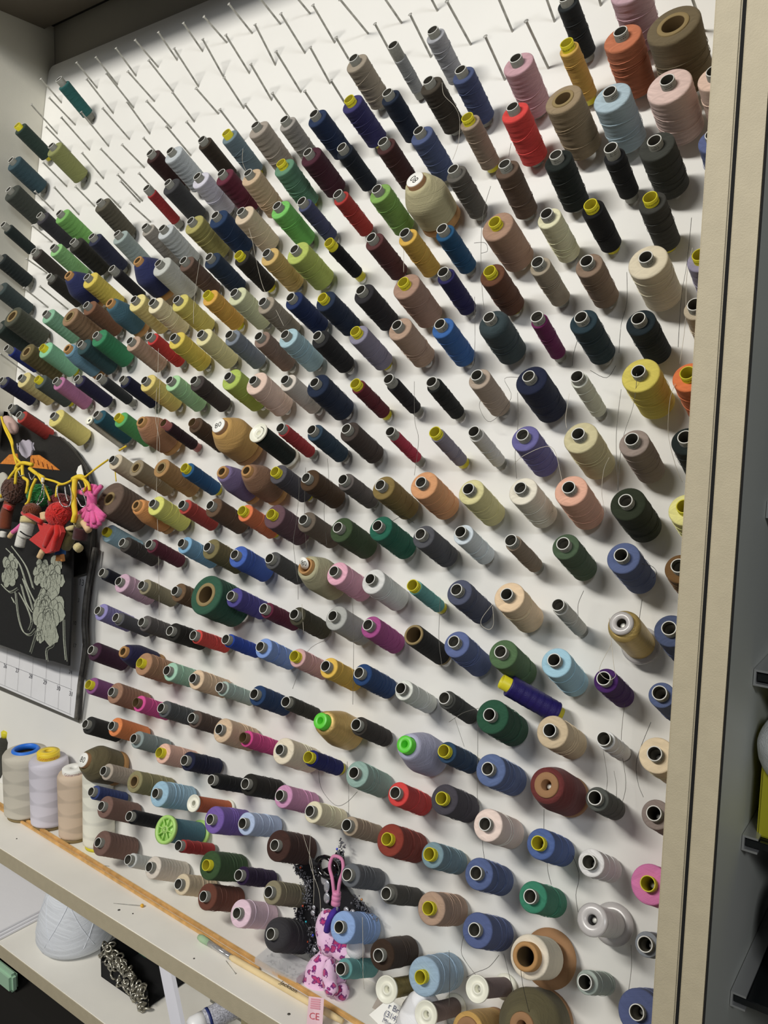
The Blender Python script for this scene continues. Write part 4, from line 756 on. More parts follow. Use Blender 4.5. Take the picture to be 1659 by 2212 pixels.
# ---------------------------------------------------------------- loose threads hanging from spools
STR = [
 ([(-1.0964, 0.8631, 1.5126), (-1.0906, 0.8558, 1.4637), (-1.0782, 0.8401, 1.3889), (-1.0662, 0.838, 1.3447), (-1.0633, 0.8281, 1.2782), (-1.043, 0.814, 1.1842), (-1.045, 0.8152, 1.0705)], 1),
 ([(-1.0847, 0.8558, 1.4636), (-1.0783, 0.8469, 1.4039), (-1.0707, 0.8358, 1.3297), (-1.0553, 0.8293, 1.2861)], 1),
 ([(-0.9163, 0.8845, 1.6863), (-0.9022, 0.884, 1.6525), (-0.8981, 0.8886, 1.622), (-0.8777, 0.8826, 1.5819), (-0.8448, 0.8693, 1.5542), (-0.8147, 0.8599, 1.5216)], 1),
 ([(-0.5793, 0.8939, 1.8099), (-0.5776, 0.8963, 1.7956), (-0.5652, 0.9032, 1.7809), (-0.5622, 0.9102, 1.7664), (-0.5607, 0.9059, 1.7379), (-0.5663, 0.9029, 1.7182)], 1),
 ([(-0.5953, 0.8708, 1.442), (-0.5882, 0.8634, 1.3924), (-0.5732, 0.8507, 1.3683), (-0.5738, 0.844, 1.3236)], 0),
 ([(-0.451, 0.8778, 1.4279), (-0.446, 0.8722, 1.3908), (-0.4411, 0.8581, 1.3574), (-0.4311, 0.8447, 1.3282)], 0),
 ([(-0.2938, 0.8349, 1.4458), (-0.2944, 0.8375, 1.4322), (-0.2974, 0.8386, 1.4094), (-0.3064, 0.844, 1.3846), (-0.3083, 0.8405, 1.3611), (-0.3068, 0.8349, 1.3236)], 0),
 ([(-0.3217, 0.8691, 1.431), (-0.3223, 0.865, 1.4035), (-0.321, 0.8605, 1.373), (-0.3069, 0.835, 1.3246)], 0),
 ([(-0.2546, 0.8379, 1.4353), (-0.2595, 0.8403, 1.421), (-0.2645, 0.8543, 1.3928), (-0.2627, 0.8603, 1.3717), (-0.2556, 0.8656, 1.3462), (-0.2518, 0.8729, 1.3343)], 1),
 ([(-0.3202, 0.84, 1.3581), (-0.3282, 0.8469, 1.343), (-0.3311, 0.8523, 1.3182), (-0.3246, 0.8491, 1.2971)], 1),
 ([(-0.7604, 0.8331, 1.3118), (-0.7604, 0.8342, 1.2885), (-0.7561, 0.8232, 1.2457), (-0.7565, 0.8191, 1.2183), (-0.7337, 0.8031, 1.1718), (-0.7453, 0.8169, 1.1425)], 0),
 ([(-0.722, 0.7988, 1.1429), (-0.7133, 0.7932, 1.1058)], 1),
 ([(-0.6442, 0.8103, 1.1591), (-0.6354, 0.8032, 1.1114), (-0.6322, 0.7991, 1.023)], 0),
 ([(-0.5221, 0.8307, 1.1741), (-0.5129, 0.8152, 1.131), (-0.4986, 0.8016, 1.1007)], 0),
 ([(-0.695, 0.8188, 1.094), (-0.7339, 0.824, 1.0685), (-0.7539, 0.8157, 1.0128)], 0),
 ([(-0.4355, 0.8053, 1.1863), (-0.4467, 0.8027, 1.1693), (-0.4469, 0.8014, 1.1607), (-0.4368, 0.8009, 1.1572), (-0.4317, 0.802, 1.1643), (-0.4328, 0.8005, 1.1849)], 1),
 ([(-0.347, 0.8538, 1.2067), (-0.3518, 0.8515, 1.191), (-0.3502, 0.8493, 1.1762)], 2),
 ([(-0.3054, 0.8373, 1.1572), (-0.3028, 0.7985, 1.1414), (-0.2966, 0.7886, 1.1357), (-0.2875, 0.7873, 1.1331), (-0.2821, 0.789, 1.1387), (-0.2881, 0.799, 1.1443), (-0.3082, 0.8325, 1.1859)], 1),
 ([(-0.2732, 0.824, 1.2508), (-0.263, 0.8238, 1.2496), (-0.26, 0.8318, 1.2421), (-0.2659, 0.8397, 1.2342)], 2),
 ([(-0.2809, 0.8538, 1.2067), (-0.276, 0.8327, 1.1873)], 2),
 ([(-0.4523, 0.8101, 1.0364), (-0.4491, 0.8063, 1.0105), (-0.4339, 0.7815, 0.9666), (-0.43, 0.7798, 0.9551)], 0),
 ([(-0.4946, 0.8274, 1.0299), (-0.4769, 0.8228, 0.9993)], 0),
 ([(-0.4244, 0.7766, 0.9336), (-0.4278, 0.7893, 0.8969), (-0.4068, 0.761, 0.8904)], 2),
 ([(-0.3628, 0.808, 0.9612), (-0.3567, 0.7965, 0.945)], 2),
 ([(-0.3526, 0.7998, 0.9065), (-0.3501, 0.7981, 0.895), (-0.3412, 0.788, 0.8884)], 2),
 ([(-0.3241, 0.8022, 0.9222), (-0.3194, 0.8085, 0.9037), (-0.3176, 0.8068, 0.8921), (-0.3191, 0.8045, 0.8768), (-0.3112, 0.7936, 0.8648)], 2),
 ([(-0.3888, 0.7739, 0.7936), (-0.3755, 0.7696, 0.7652), (-0.35, 0.7415, 0.7597)], 2),
 ([(-0.3502, 0.737, 0.8206), (-0.3471, 0.738, 0.7973), (-0.3402, 0.7423, 0.7651)], 2),
 ([(-0.4409, 0.7742, 0.7958), (-0.4428, 0.7712, 0.7755), (-0.4399, 0.7778, 0.7589), (-0.4235, 0.7762, 0.7484)], 2),
 ([(-0.4587, 0.7702, 0.7692), (-0.4543, 0.7666, 0.7447), (-0.4461, 0.7528, 0.7138)], 0),
 ([(-0.3984, 0.7814, 0.7833), (-0.4095, 0.7787, 0.765), (-0.4258, 0.7767, 0.7517), (-0.4365, 0.7752, 0.7418)], 2),
 ([(-0.2541, 0.8002, 0.8478), (-0.2512, 0.7969, 0.8256), (-0.2515, 0.7931, 0.8007)], 0),
 ([(-0.5629, 0.7364, 0.7868), (-0.557, 0.7307, 0.7484), (-0.5536, 0.7269, 0.7229), (-0.555, 0.7321, 0.697)], 1),
 ([(-0.6381, 0.7964, 0.9446), (-0.6254, 0.784, 0.9223), (-0.6267, 0.7865, 0.8783)], 0),
 ([(-0.6845, 0.7926, 0.9192), (-0.6757, 0.7894, 0.8975), (-0.6504, 0.7874, 0.8839), (-0.6325, 0.7886, 0.8922), (-0.6165, 0.7915, 0.9113)], 2),
 ([(-0.3294, 0.8882, 1.5583), (-0.3258, 0.8832, 1.5254), (-0.3329, 0.8889, 1.5025), (-0.3321, 0.8843, 1.4715)], 2),
 ([(-0.2686, 0.9052, 1.6117), (-0.2684, 0.898, 1.5635), (-0.2705, 0.8928, 1.5286), (-0.2683, 0.8849, 1.4754)], 2),
 ([(-0.2561, 0.8723, 1.574), (-0.2616, 0.8776, 1.5486), (-0.2608, 0.8791, 1.498), (-0.2622, 0.8731, 1.4573)], 1),
 ([(-0.5126, 0.9062, 1.6793), (-0.5191, 0.9015, 1.6474), (-0.5172, 0.8951, 1.6048), (-0.5102, 0.8881, 1.5578), (-0.5032, 0.8836, 1.5276)], 0),
 ([(-0.5135, 0.8768, 1.5434), (-0.5114, 0.8777, 1.4886), (-0.5106, 0.8735, 1.4604)], 0),
 ([(-0.6277, 0.8871, 1.6119), (-0.6173, 0.8733, 1.5809)], 1),
 ([(-0.4957, 0.9231, 1.7312), (-0.4918, 0.9111, 1.7118)], 0),
 ([(-0.5278, 0.8961, 1.6116), (-0.5173, 0.9053, 1.6121), (-0.5129, 0.9038, 1.6019), (-0.5218, 0.9035, 1.6)], 2),
 ([(-0.9386, 0.9007, 1.7942), (-0.9415, 0.9024, 1.7757), (-0.9374, 0.9091, 1.7591)], 1),
 ([(-0.6708, 0.7465, 0.8542), (-0.6605, 0.7442, 0.8383), (-0.6513, 0.742, 0.8241), (-0.6372, 0.7306, 0.8088), (-0.6339, 0.7264, 0.7801)], 1),
 ([(-0.6578, 0.7471, 0.8583), (-0.6561, 0.7437, 0.8356), (-0.6449, 0.733, 0.8243), (-0.6262, 0.7289, 0.797), (-0.6201, 0.724, 0.7644)], 1),
 ([(-0.3779, 0.8893, 1.5053), (-0.385, 0.8847, 1.4741), (-0.3854, 0.8823, 1.4584)], 2),
 ([(-0.3632, 0.8815, 1.4527), (-0.3433, 0.8802, 1.4442), (-0.3342, 0.8822, 1.4573)], 2),
 ([(-0.3692, 0.841, 1.4257), (-0.3706, 0.8373, 1.4005), (-0.3681, 0.8354, 1.3879)], 1),
 ([(-0.4505, 0.8896, 1.4459), (-0.4752, 0.8894, 1.445), (-0.4636, 0.8859, 1.4216), (-0.4881, 0.8816, 1.3927), (-0.5058, 0.8842, 1.41), (-0.5026, 0.8868, 1.4271)], 0),
 ([(-0.64, 0.8413, 1.2446), (-0.6182, 0.8524, 1.2579), (-0.6035, 0.8628, 1.2668), (-0.5843, 0.8618, 1.2601)], 2),
 ([(-0.4811, 0.7923, 1.0387), (-0.4638, 0.7945, 1.0535), (-0.4439, 0.796, 1.0635)], 0),
 ([(-1.0049, 0.8721, 1.6336), (-1.0197, 0.873, 1.5785), (-1.0149, 0.8664, 1.5347)], 1),
 ([(-0.7654, 0.853, 1.3229), (-0.7589, 0.8443, 1.265), (-0.7474, 0.8358, 1.2081)], 0),
 ([(-0.735, 0.8642, 1.337), (-0.728, 0.8594, 1.3053), (-0.7235, 0.8448, 1.268), (-0.7115, 0.8374, 1.2185)], 0),
 ([(-0.3687, 0.8342, 1.3193), (-0.3742, 0.8372, 1.3393), (-0.3843, 0.8323, 1.3672), (-0.4123, 0.8215, 1.356), (-0.4345, 0.8375, 1.3412)], 1),
 ([(-0.2917, 0.826, 1.0205), (-0.2869, 0.8236, 1.0044), (-0.2858, 0.8206, 0.9848)], 0),
 ([(-0.3058, 0.8288, 1.0393), (-0.298, 0.8246, 1.0113), (-0.2978, 0.8222, 0.9953)], 0),
 ([(-0.2875, 0.8384, 1.1037), (-0.2872, 0.831, 1.0541), (-0.2775, 0.8247, 1.012), (-0.2762, 0.8128, 0.9935)], 0),
 ([(-0.2553, 0.8264, 1.0842), (-0.2684, 0.8288, 1.0391), (-0.2648, 0.8252, 1.0156), (-0.2574, 0.8232, 1.002)], 2),
]
for pts, c in STR:
    pts = [Vector(p) for p in pts]; n_ = nearest(pts[0]); root = n_[0]; inv = root.matrix_world.inverted()
    V, F = wire(smooth_path(pts, 5), .00027, 4)
    obj('loose_thread', [inv @ Vector(v) for v in V], F, (LOOSE, LOOSEW, LOOSEK)[c], root)
# ---------------------------------------------------------------- cones standing on the shelf
ZS = ZSH
def std_cone(p, r, rt, h, col, label, ring, ringcol, ringr, base=None, name='thread_cone'):
    root = empty(name, (p[0], p[1], ZS+.0004), label, 'thread cone')
    prof = [(.004, .006), (r*.9, .006), (r, .009)]
    for k in range(9):
        t = k/8; prof.append((r+(rt-r)*t, .012+(h-.03)*t))
    prof += [(rt*.985, h-.012), (rt*.90, h-.007), (ringr*.9, h-.006)]
    c = lathe(prof, 44)
    o = child('thread', c, THREAD_STAND, root, lin(col))
    child('base', capped([(r*.88, 0), (r*.9, .006)], 40), base or CORE['w'], root)
    child('cap', ring, ringcol, root)
    return root
THREAD_STAND = bpy.data.materials.new('cross_wound_thread'); THREAD_STAND.use_nodes = True
def cross_wound():   # broad lozenge bands of cross winding
    N = THREAD_STAND.node_tree; b = N.nodes['Principled BSDF']; L_ = N.links.new
    tc = N.nodes.new('ShaderNodeTexCoord'); oi = N.nodes.new('ShaderNodeObjectInfo'); sp = N.nodes.new('ShaderNodeSeparateXYZ'); L_(tc.outputs['Object'], sp.inputs[0])
    def mm(op, a, c=None):
        n = N.nodes.new('ShaderNodeMath'); n.operation = op
        for i, v in enumerate((a, c)):
            if v is None: continue
            if isinstance(v, (int, float)): n.inputs[i].default_value = v
            else: L_(v, n.inputs[i])
        return n.outputs[0]
    A = mm('SINE', mm('ADD', mm('MULTIPLY', sp.outputs[2], 112), mm('MULTIPLY', sp.outputs[0], 42)))
    B_ = mm('SINE', mm('ADD', mm('MULTIPLY', sp.outputs[2], 131), mm('MULTIPLY', sp.outputs[0], -38)))
    mr = N.nodes.new('ShaderNodeMapRange'); mr.inputs[1].default_value = -.15; mr.inputs[2].default_value = .15; mr.inputs[3].default_value = .86; mr.inputs[4].default_value = 1.05
    L_(mm('MULTIPLY', A, B_), mr.inputs[0])
    sc = N.nodes.new('ShaderNodeVectorMath'); sc.operation = 'SCALE'; L_(oi.outputs['Color'], sc.inputs[0]); L_(mr.outputs[0], sc.inputs['Scale']); L_(sc.outputs[0], b.inputs['Base Color'])
    b.inputs['Roughness'].default_value = .75
    n = N.nodes.new('ShaderNodeTexNoise'); n.noise_dimensions = '1D'; L_(mm('MULTIPLY', mm('ADD', sp.outputs[2], mm('MULTIPLY', sp.outputs[0], .3)), 900), n.inputs['W']); n.inputs['Scale'].default_value = 2
    bu = N.nodes.new('ShaderNodeBump'); bu.inputs['Strength'].default_value = .35; bu.inputs['Distance'].default_value = .001; L_(n.outputs['Fac'], bu.inputs['Height']); L_(bu.outputs['Normal'], b.inputs['Normal'])
cross_wound()
h1 = (-1.4404, 0.7695, 0.7787)[2]-ZS; h2 = (-1.3265, 0.774, 0.7814)[2]-ZS; h3 = (-1.2507, 0.774, 0.7754)[2]-ZS
c1 = (-1.3715, 0.7247, 0.6492); c2 = (-1.3055, 0.7328, 0.6492); c3 = (-1.2294, 0.7352, 0.6492); c4 = (-1.1718, 0.7521, 0.6492)
std_cone((c1[0], .764), .0400, .0400, h1, '#c9c3b4', 'big beige thread cone with a blue ring standing on the shelf', tube_ring(.024, .018, h1-.012, h1-.002, 40, rim=.002), mat('blue_plastic', '#2f78e0', .4), .024)
std_cone((c2[0], .770), .0335, .0335, h2, '#d6d2dc', 'pale lavender thread cone with a yellow cap standing on the shelf', merge([tube_ring(.0195, .006, h2-.010, h2+.006, 40, rim=.0012), loop([(.0065, h2+.0062), (.0170, h2+.0062), (.0170, h2+.0066), (.0065, h2+.0066)], 36)]), mat('yellow_cap', '#f2d43c', .45), .0195)
r3 = std_cone((c3[0], .771), .0275, .0275, h3, '#d2bda6', 'beige pink thread cone with a white cap standing on the shelf', tube_ring(.019, .0055, h3-.010, h3+.002, 40, rim=.0012), LABELW, .019)
h4 = (-1.1903, 0.774, 0.7941)[2]-ZS
root = std_cone((c4[0], .780), .0270, .0250, h4, '#f0efe0', 'cream white thread cone with a yellow foot standing behind the pegs', tube_ring(.012, .008, h4-.012, h4+.004, 32), CORE['y'], .012, base=CORE['y'])
for (rt_, hh, rad, cc) in ((None, h2-.003, .0197, '#c86a1c'), (None, h3-.005, .0192, '#8a3c3c')):
    pass
def ring_text(body, rad, zc, size, center, mtx):
    V, F = text_vf(body, size); ang = math.atan2(-center[1], -center[0]); out = []
    for p in V:
        b_ = ang+p.x/rad; out.append((rad*math.cos(b_), rad*math.sin(b_), zc+p.y))
    return out, F
for o in list(S.objects):
    if o.type == 'EMPTY' and o.get('label', '').startswith('pale lavender thread cone with a yellow cap'):
        child('printed_mark', ring_text('Gütermann', .0196, h2-.002, .0085, (o.location.x, o.location.y), None), mat('orange_print', '#c86a1c', .7), o, smooth=False)
    if o.type == 'EMPTY' and o.get('label', '').startswith('beige pink thread cone'):
        child('printed_mark', ring_text('Gütermann', .0191, h3-.004, .0075, (o.location.x, o.location.y), None), mat('maroon_print', '#8a5050', .7), o, smooth=False)
# a small dark spool with a yellow cap behind the big cone
q = (-1.5344, 0.7875, 0.7447)
root = empty('thread_spool', (q[0], .815-.0, ZS+.0004), 'dark grey thread spool with yellow cap behind the big beige cone', 'thread spool')
hh = q[2]-ZS
child('thread', capped([(.016, .004), (.016, hh-.012), (.008, hh-.004)], 28), THREAD, root, lin('#3b3b34')); child('cap', capped([(.009, hh-.006), (.009, hh+.006), (.006, hh+.008)], 24), CORE['y'], root)
child('base', capped([(.012, 0), (.012, .004)], 24), CORE['y'], root)
# ---------------------------------------------------------------- wooden strips, brush, pins on the shelf
def stick(name, a, b, w, h, mt, label, cat, z=ZS+.0004, parts=None):
    a = Vector((a[0], a[1], z)); b = Vector((b[0], b[1], z)); d = b-a
    M_ = Matrix.Translation(a) @ Matrix.Rotation(math.atan2(d.y, d.x), 4, 'Z'); V, F = box_vf(0, d.length, -w/2, w/2, 0, h, .0008)
    o = obj(name, V, F, mt, None, smooth=False, mw=M_); tag(o, label, cat); return o
wood = mat('raw_pine', '#dcae6c', .7, bump=.4, scale=300, var=.22, vscale=60)
wood2 = mat('raw_pine_light', '#ecd3a0', .65, bump=.2, scale=300, var=.1, vscale=30)
stick('wood_strip', (-1.5505, 0.751, 0.6492), (-0.5475, 0.7264, 0.6492), .0050, .0060, wood, 'long thin raw pine strip lying along the shelf, rear one', 'wood strip')
stick('wood_strip', (-1.535, 0.7432, 0.6492), (-0.7262, 0.7223, 0.6492), .0035, .0050, wood, 'second thin pine strip lying against the rear strip on the shelf', 'wood strip')
root = empty('paint_brush', (-0.8311, 0.7165, 0.6492), 'paint brush with pale green bristles and light wooden handle on the shelf', 'brush')
bpy.context.view_layer.update()
ba, bb, bc, bd = [Vector((p[0], p[1], ZS+.006)) for p in ((-0.8394, 0.7152, 0.6492), (-0.8172, 0.7145, 0.6492), (-0.7719, 0.7127, 0.6492), (-0.5747, 0.7149, 0.6492))]
inv = root.matrix_world.inverted()
def seg(name, a, b, prof, mt, n=20):
    d = b-a; V, F = capped([(r_, t*d.length) for r_, t in prof], n); return obj(name, [inv @ (axis_frame(a, d) @ Vector(v)) for v in V], F, mt, root)
seg('bristles', ba, bb, [(.0036, 0), (.0050, .3), (.0042, 1)], mat('pale_green_bristle', '#a9c7a0', .9, bump=.8, scale=900))
seg('ferrule', bb, bc, [(.0042, 0), (.0038, .4), (.0036, 1)], mat('clear_ferrule', '#d8d6d4', .15, metal=.5, trans=.3))
seg('handle', bc, bd, [(.0030, 0), (.0042, .03), (.0043, .9), (.003, 1)], wood2)
V, F = text_vf('Jack', .012); M_ = Matrix.Translation(bd*.32+bc*.68+Vector((0, -.0015, .0056))) @ Matrix.Rotation(math.atan2((bd-bc).y, (bd-bc).x), 4, 'Z')
V, F = text_vf('Jackson', .0095); M_ = Matrix.Translation(bd*.55+bc*.45+Vector((0, -.0005, .00575))) @ Matrix.Rotation(math.atan2((bd-bc).y, (bd-bc).x), 4, 'Z')
obj('hand_writing', [inv @ (M_ @ Vector(v)) for v in V], F, PRINT, root, smooth=False)
def pin(a, b, hr, hm, label):
    a = Vector(a); b = Vector(b); root = empty('pin', a, label, 'pin'); bpy.context.view_layer.update(); i_ = root.matrix_world.inverted()
    V, F = wire([a, b], .0004, 6); obj('shaft', [i_ @ v for v in V], F, STEEL, root)
    V, F = ball(hr, 8); obj('head', [Vector(v)+(a-a) for v in V], F, hm, root)
zz = lambda p, h=.002: (p[0], p[1], ZS+h)
pin(zz((-1.1159, 0.7418, 0.6492)), zz((-1.1022, 0.7508, 0.6492), .0006), .0021, DARK, 'black headed pin lying on the shelf near brown spool')
pin(zz((-0.9678, 0.7146, 0.6492), .0028), zz((-1.0098, 0.6936, 0.6492), .0006), .0028, mat('amber_bead', '#e8b23c', .3), 'yellow headed pin lying on the front of the shelf')
pin(zz((-0.7478, 0.6986, 0.6492), .001), zz((-0.7769, 0.7088, 0.6492), .0006), .0012, STEEL, 'plain steel pin lying beside the brush handle')
for i, (u, r_) in enumerate((((-1.3036, 0.7041, 0.6492), .0014), ((-0.9894, 0.6889, 0.6492), .0022), ((-0.9654, 0.6961, 0.6492), .0013), ((-0.8151, 0.6852, 0.6492), .0014), ((-0.6404, 0.6887, 0.6492), .0022))):
    V, F = capped([(r_, 0), (r_*.8, .0004)], 7); o = obj('lint_speck', V, F, mat('dark_lint', '#4a4640', .95), None, mw=Matrix.Translation((u[0], u[1], ZS+.0003)))
    tag(o, ['dark lint speck at the left front of the shelf', 'larger dark lint speck beside the yellow headed pin', 'small dark speck right of the yellow headed pin', 'dark speck between shelf edge and brush', 'dark lint speck near the shelf edge below the brush'][i], 'lint', 'lint specks on the shelf')
# ---------------------------------------------------------------- clear box of pins
P0 = (-0.7348, 0.7308, 0.6492); 
cb = Vector(((-0.7025, 0.7442, 0.6492)[0], (-0.7025, 0.7442, 0.6492)[1], ZS+.0004))
root = empty('pin_box', Matrix.Translation(cb) @ Matrix.Rotation(R(4), 4, 'Z'), 'small clear plastic box with compartments of pins and beads', 'box')
clr = mat('clear_box_plastic', '#f4f4f4', .1, alpha=.34)
wl_, dl_, hl_ = .036, .017, .012
child('box', merge([box_vf(-wl_, wl_, -dl_, dl_, 0, .001), box_vf(-wl_, wl_, -dl_, -dl_+.001, .001, hl_), box_vf(-wl_, wl_, dl_-.001, dl_, .001, hl_), box_vf(-wl_, -wl_+.001, -dl_, dl_, .001, hl_), box_vf(wl_-.001, wl_, -dl_, dl_, .001, hl_), box_vf(-.0005, .0005, -dl_, dl_, .001, hl_-.001)]), clr, root, smooth=False)
child('lid', box_vf(-wl_, wl_, -dl_, dl_, hl_, hl_+.0012, .0004), clr, root, smooth=False)
rg = random.Random(3); parts = []
for k in range(44):
    x_ = rg.uniform(-wl_+.004, wl_-.004); y_ = rg.uniform(-dl_+.003, dl_-.003); z_ = rg.uniform(.002, .008)
    if k % 2: parts.append(xf(ball(rg.uniform(.001, .002), 4), Matrix.Translation((x_, y_, z_))))
    else:
        a_ = rg.uniform(0, 6.3); l_ = .004; parts.append(wire([(x_-l_*math.cos(a_), max(-dl_+.002, min(dl_-.002, y_-l_*math.sin(a_))), z_), (x_+l_*math.cos(a_)*.9, max(-dl_+.002, min(dl_-.002, y_+l_*math.sin(a_))), z_+.001)], .0004, 4))
o = child('pins', merge(parts), mat('dark_beads', '#3a3638', .25, metal=.7), root); o['kind'] = 'stuff'
# ---------------------------------------------------------------- business card, card holder, white cone
def quad_slab(name, pts, th, mt, parent=None):
    pts = [Vector(p) for p in pts]; nn = (pts[1]-pts[0]).cross(pts[2]-pts[0]).normalized()
    if nn.dot(camp-pts[0]) < 0: nn = -nn
    V = [p-nn*th for p in pts]+pts; n = len(pts)
    F = [tuple(range(n)), tuple(range(n, 2*n))]+[(i, (i+1) % n, n+(i+1) % n, n+i) for i in range(n)]
    o = obj(name, V, F, mt, parent, smooth=False); bm = bmesh.new(); bm.from_mesh(o.data); bmesh.ops.recalc_face_normals(bm, faces=bm.faces); bm.to_mesh(o.data); bm.free(); return o
ch = quad_slab('card_holder', [(-0.561, 0.7676, 0.6605), (-0.498, 0.7689, 0.6687), (-0.5091, 0.7423, 0.6125), (-0.5744, 0.7428, 0.6159)], .002, mat('taupe_card_stock', '#a39a90', .8)); tag(ch, 'grey brown card holder leaning behind the business card', 'card holder')
pa, pb, pc, pd = (-0.5393, 0.7605, 0.674), (-0.4924, 0.7604, 0.6731), (-0.4988, 0.7414, 0.6371), (-0.5561, 0.744, 0.6547)
crd = quad_slab('business_card', [pa, pb, pc, pd], .0005, LABELW); tag(crd, 'white business card with grey printed address, partly behind white cone', 'card')
ex = (Vector(pb)-Vector(pa)).normalized(); n_ = ex.cross(Vector(pd)-Vector(pa)).normalized(); n_ = n_ if n_.dot(camp-Vector(pa)) > 0 else -n_; ey = n_.cross(ex)
def on_card(body, s, size, t, al='LEFT', mt=None):
    V, F = text_vf(body, size, al); o0 = Vector(pa)+ex*s-ey*t+n_*.0004
    return [o0+ex*v.x+ey*v.y for v in V], F
tx = [on_card('r Brian', .004, .0095, .006), on_card('(314) 38', .002, .0098, .0150), on_card('122 North', .0065, .0080, .0300), on_card('Saint Char', .0065, .0080, .0375)]
V, F = merge(tx); o = obj('printed_text', V, F, mat('grey_blue_print', '#5a5e74', .8), crd, smooth=False)
V, F = on_card('Muttifrust', .0035, .0078, .0228); obj('printed_text', V, F, mat('grey_blue_print', '#5a5e74', .8), crd, smooth=False)
wc = Vector((-0.4834, 0.747, 0.6747))
root = empty('thread_cone', Matrix.Translation((wc.x, wc.y+.006, ZS+.001)) , 'fluffy white thread cone standing beside the business card', 'thread cone')
hh = .066
child('thread', lathe([(.006, .003), (.031, .003), (.032, .008), (.030, .026), (.025, .042), (.018, .054), (.010, .062), (.006, .064)], 40), THREAD_STAND, root, lin('#f4f4f6')); child('tube', tube_ring(.006, .004, 0, hh+.002, 20), CORE['w'], root)
for i, (u, r_, lb) in enumerate((((-0.5986, 0.7908, 0.633), .0045, 'round steel screw head at the foot of the peg board'), )):
    V, F = capped([(r_, -.001), (r_, .001), (r_*.7, .0016)], 16); o = obj('screw', V, F, STEEL, None, mw=pframe(u)); tag(o, lb, 'screw')
# ---------------------------------------------------------------- black sequin mask, glossy ring, pink cord, leopard toy
blk = mat('black_felt', '#17161a', .85, bump=.3, scale=500); gl = mat('dark_glitter', '#8f8f96', .3, metal=.25, var=.7, vscale=900, bump=1, scale=1200)
gem = mat('clear_gem', '#dcdce2', .05, metal=.6); 
def shape_on(name, pts, h0, h1, mt, parent, inv_):
    """outline given by world points on the board; extruded along the board normal"""
    P = [Vector((max(p[0], XL+.003), p[1], p[2])) for p in pts]; V = [p+BH*h0 for p in P]+[p+BH*h1 for p in P]; n = len(P)
    F = [tuple(range(n)), tuple(range(n, 2*n))]+[(i, (i+1) % n, n+(i+1) % n, n+i) for i in range(n)]
    o = obj(name, [inv_ @ v for v in V], F, mt, parent, smooth=False); bm = bmesh.new(); bm.from_mesh(o.data); bmesh.ops.recalc_face_normals(bm, faces=bm.faces); bm.to_mesh(o.data); bm.free(); return o
def new_root(name, p, label, cat, group=None):
    r_ = empty(name, Matrix.Translation(Vector(p)), label, cat, group); bpy.context.view_layer.update(); return r_, r_.matrix_world.inverted()
root, inv = new_root('sequin_mask', (-0.666, 0.795, 0.7217), 'black mask edged with grey glitter sequins and clear gems behind the plush toy', 'mask')
outer = [(-0.6627, 0.8074, 0.8048), (-0.6519, 0.8081, 0.8096), (-0.6462, 0.8054, 0.7915), (-0.6499, 0.8024, 0.7715), (-0.6287, 0.8003, 0.7573), (-0.6062, 0.7997, 0.7533), (-0.5921, 0.7978, 0.7403), (-0.593, 0.7936, 0.7127), (-0.6191, 0.7898, 0.687), (-0.6508, 0.7893, 0.6836), (-0.6662, 0.7863, 0.6636), (-0.6887, 0.7851, 0.6558), (-0.7011, 0.7873, 0.6701), (-0.7102, 0.7896, 0.6858), (-0.7207, 0.7914, 0.698), (-0.7172, 0.795, 0.722), (-0.7003, 0.7974, 0.7378), (-0.7159, 0.7992, 0.7497), (-0.7309, 0.8001, 0.7562), (-0.7319, 0.8012, 0.7636), (-0.7124, 0.8028, 0.7742), (-0.6896, 0.8022, 0.7704), (-0.6697, 0.8042, 0.7836)]
shape_on('felt', outer, 0, .003, blk, root, inv)
rg = random.Random(9); parts = []
border = [(-0.7266, 0.7954, 0.7669), (-0.7123, 0.7942, 0.7589), (-0.7019, 0.7923, 0.7465), (-0.7075, 0.7891, 0.7253), (-0.7123, 0.786, 0.7043), (-0.7023, 0.7837, 0.6888), (-0.6916, 0.7815, 0.6739), (-0.6819, 0.7801, 0.6651), (-0.6708, 0.7817, 0.6758)]
border2 = [(-0.6488, 0.804, 0.8245), (-0.6514, 0.8015, 0.8081), (-0.6546, 0.7998, 0.7964)]
border3 = [(-0.6177, 0.7943, 0.76), (-0.6053, 0.7935, 0.7548), (-0.5945, 0.7926, 0.7485), (-0.5875, 0.7917, 0.7421)]
b4 = [(-0.6847, 0.7965, 0.7749), (-0.6975, 0.794, 0.7577), (-0.6973, 0.7902, 0.7322), (-0.6802, 0.7864, 0.7068), (-0.6889, 0.783, 0.6845)]
for line, n_s, wd in ((border, 380, .008), (border2, 90, .005), (border3, 110, .007), (b4, 110, .006)):
    L_ = smooth_path(line, 8)
    for k in range(n_s):
        p = L_[rg.randrange(len(L_))]+BU*rg.uniform(-wd, wd)+BV*rg.uniform(-wd, wd)+BH*rg.uniform(0, .004)
        V, F = ball(rg.uniform(.0007, .0016), 3); parts.append(([inv @ (p+Vector(v)) for v in V], F))
V, F = merge(parts); o = obj('sequins', V, F, gl, root); o['kind'] = 'stuff'
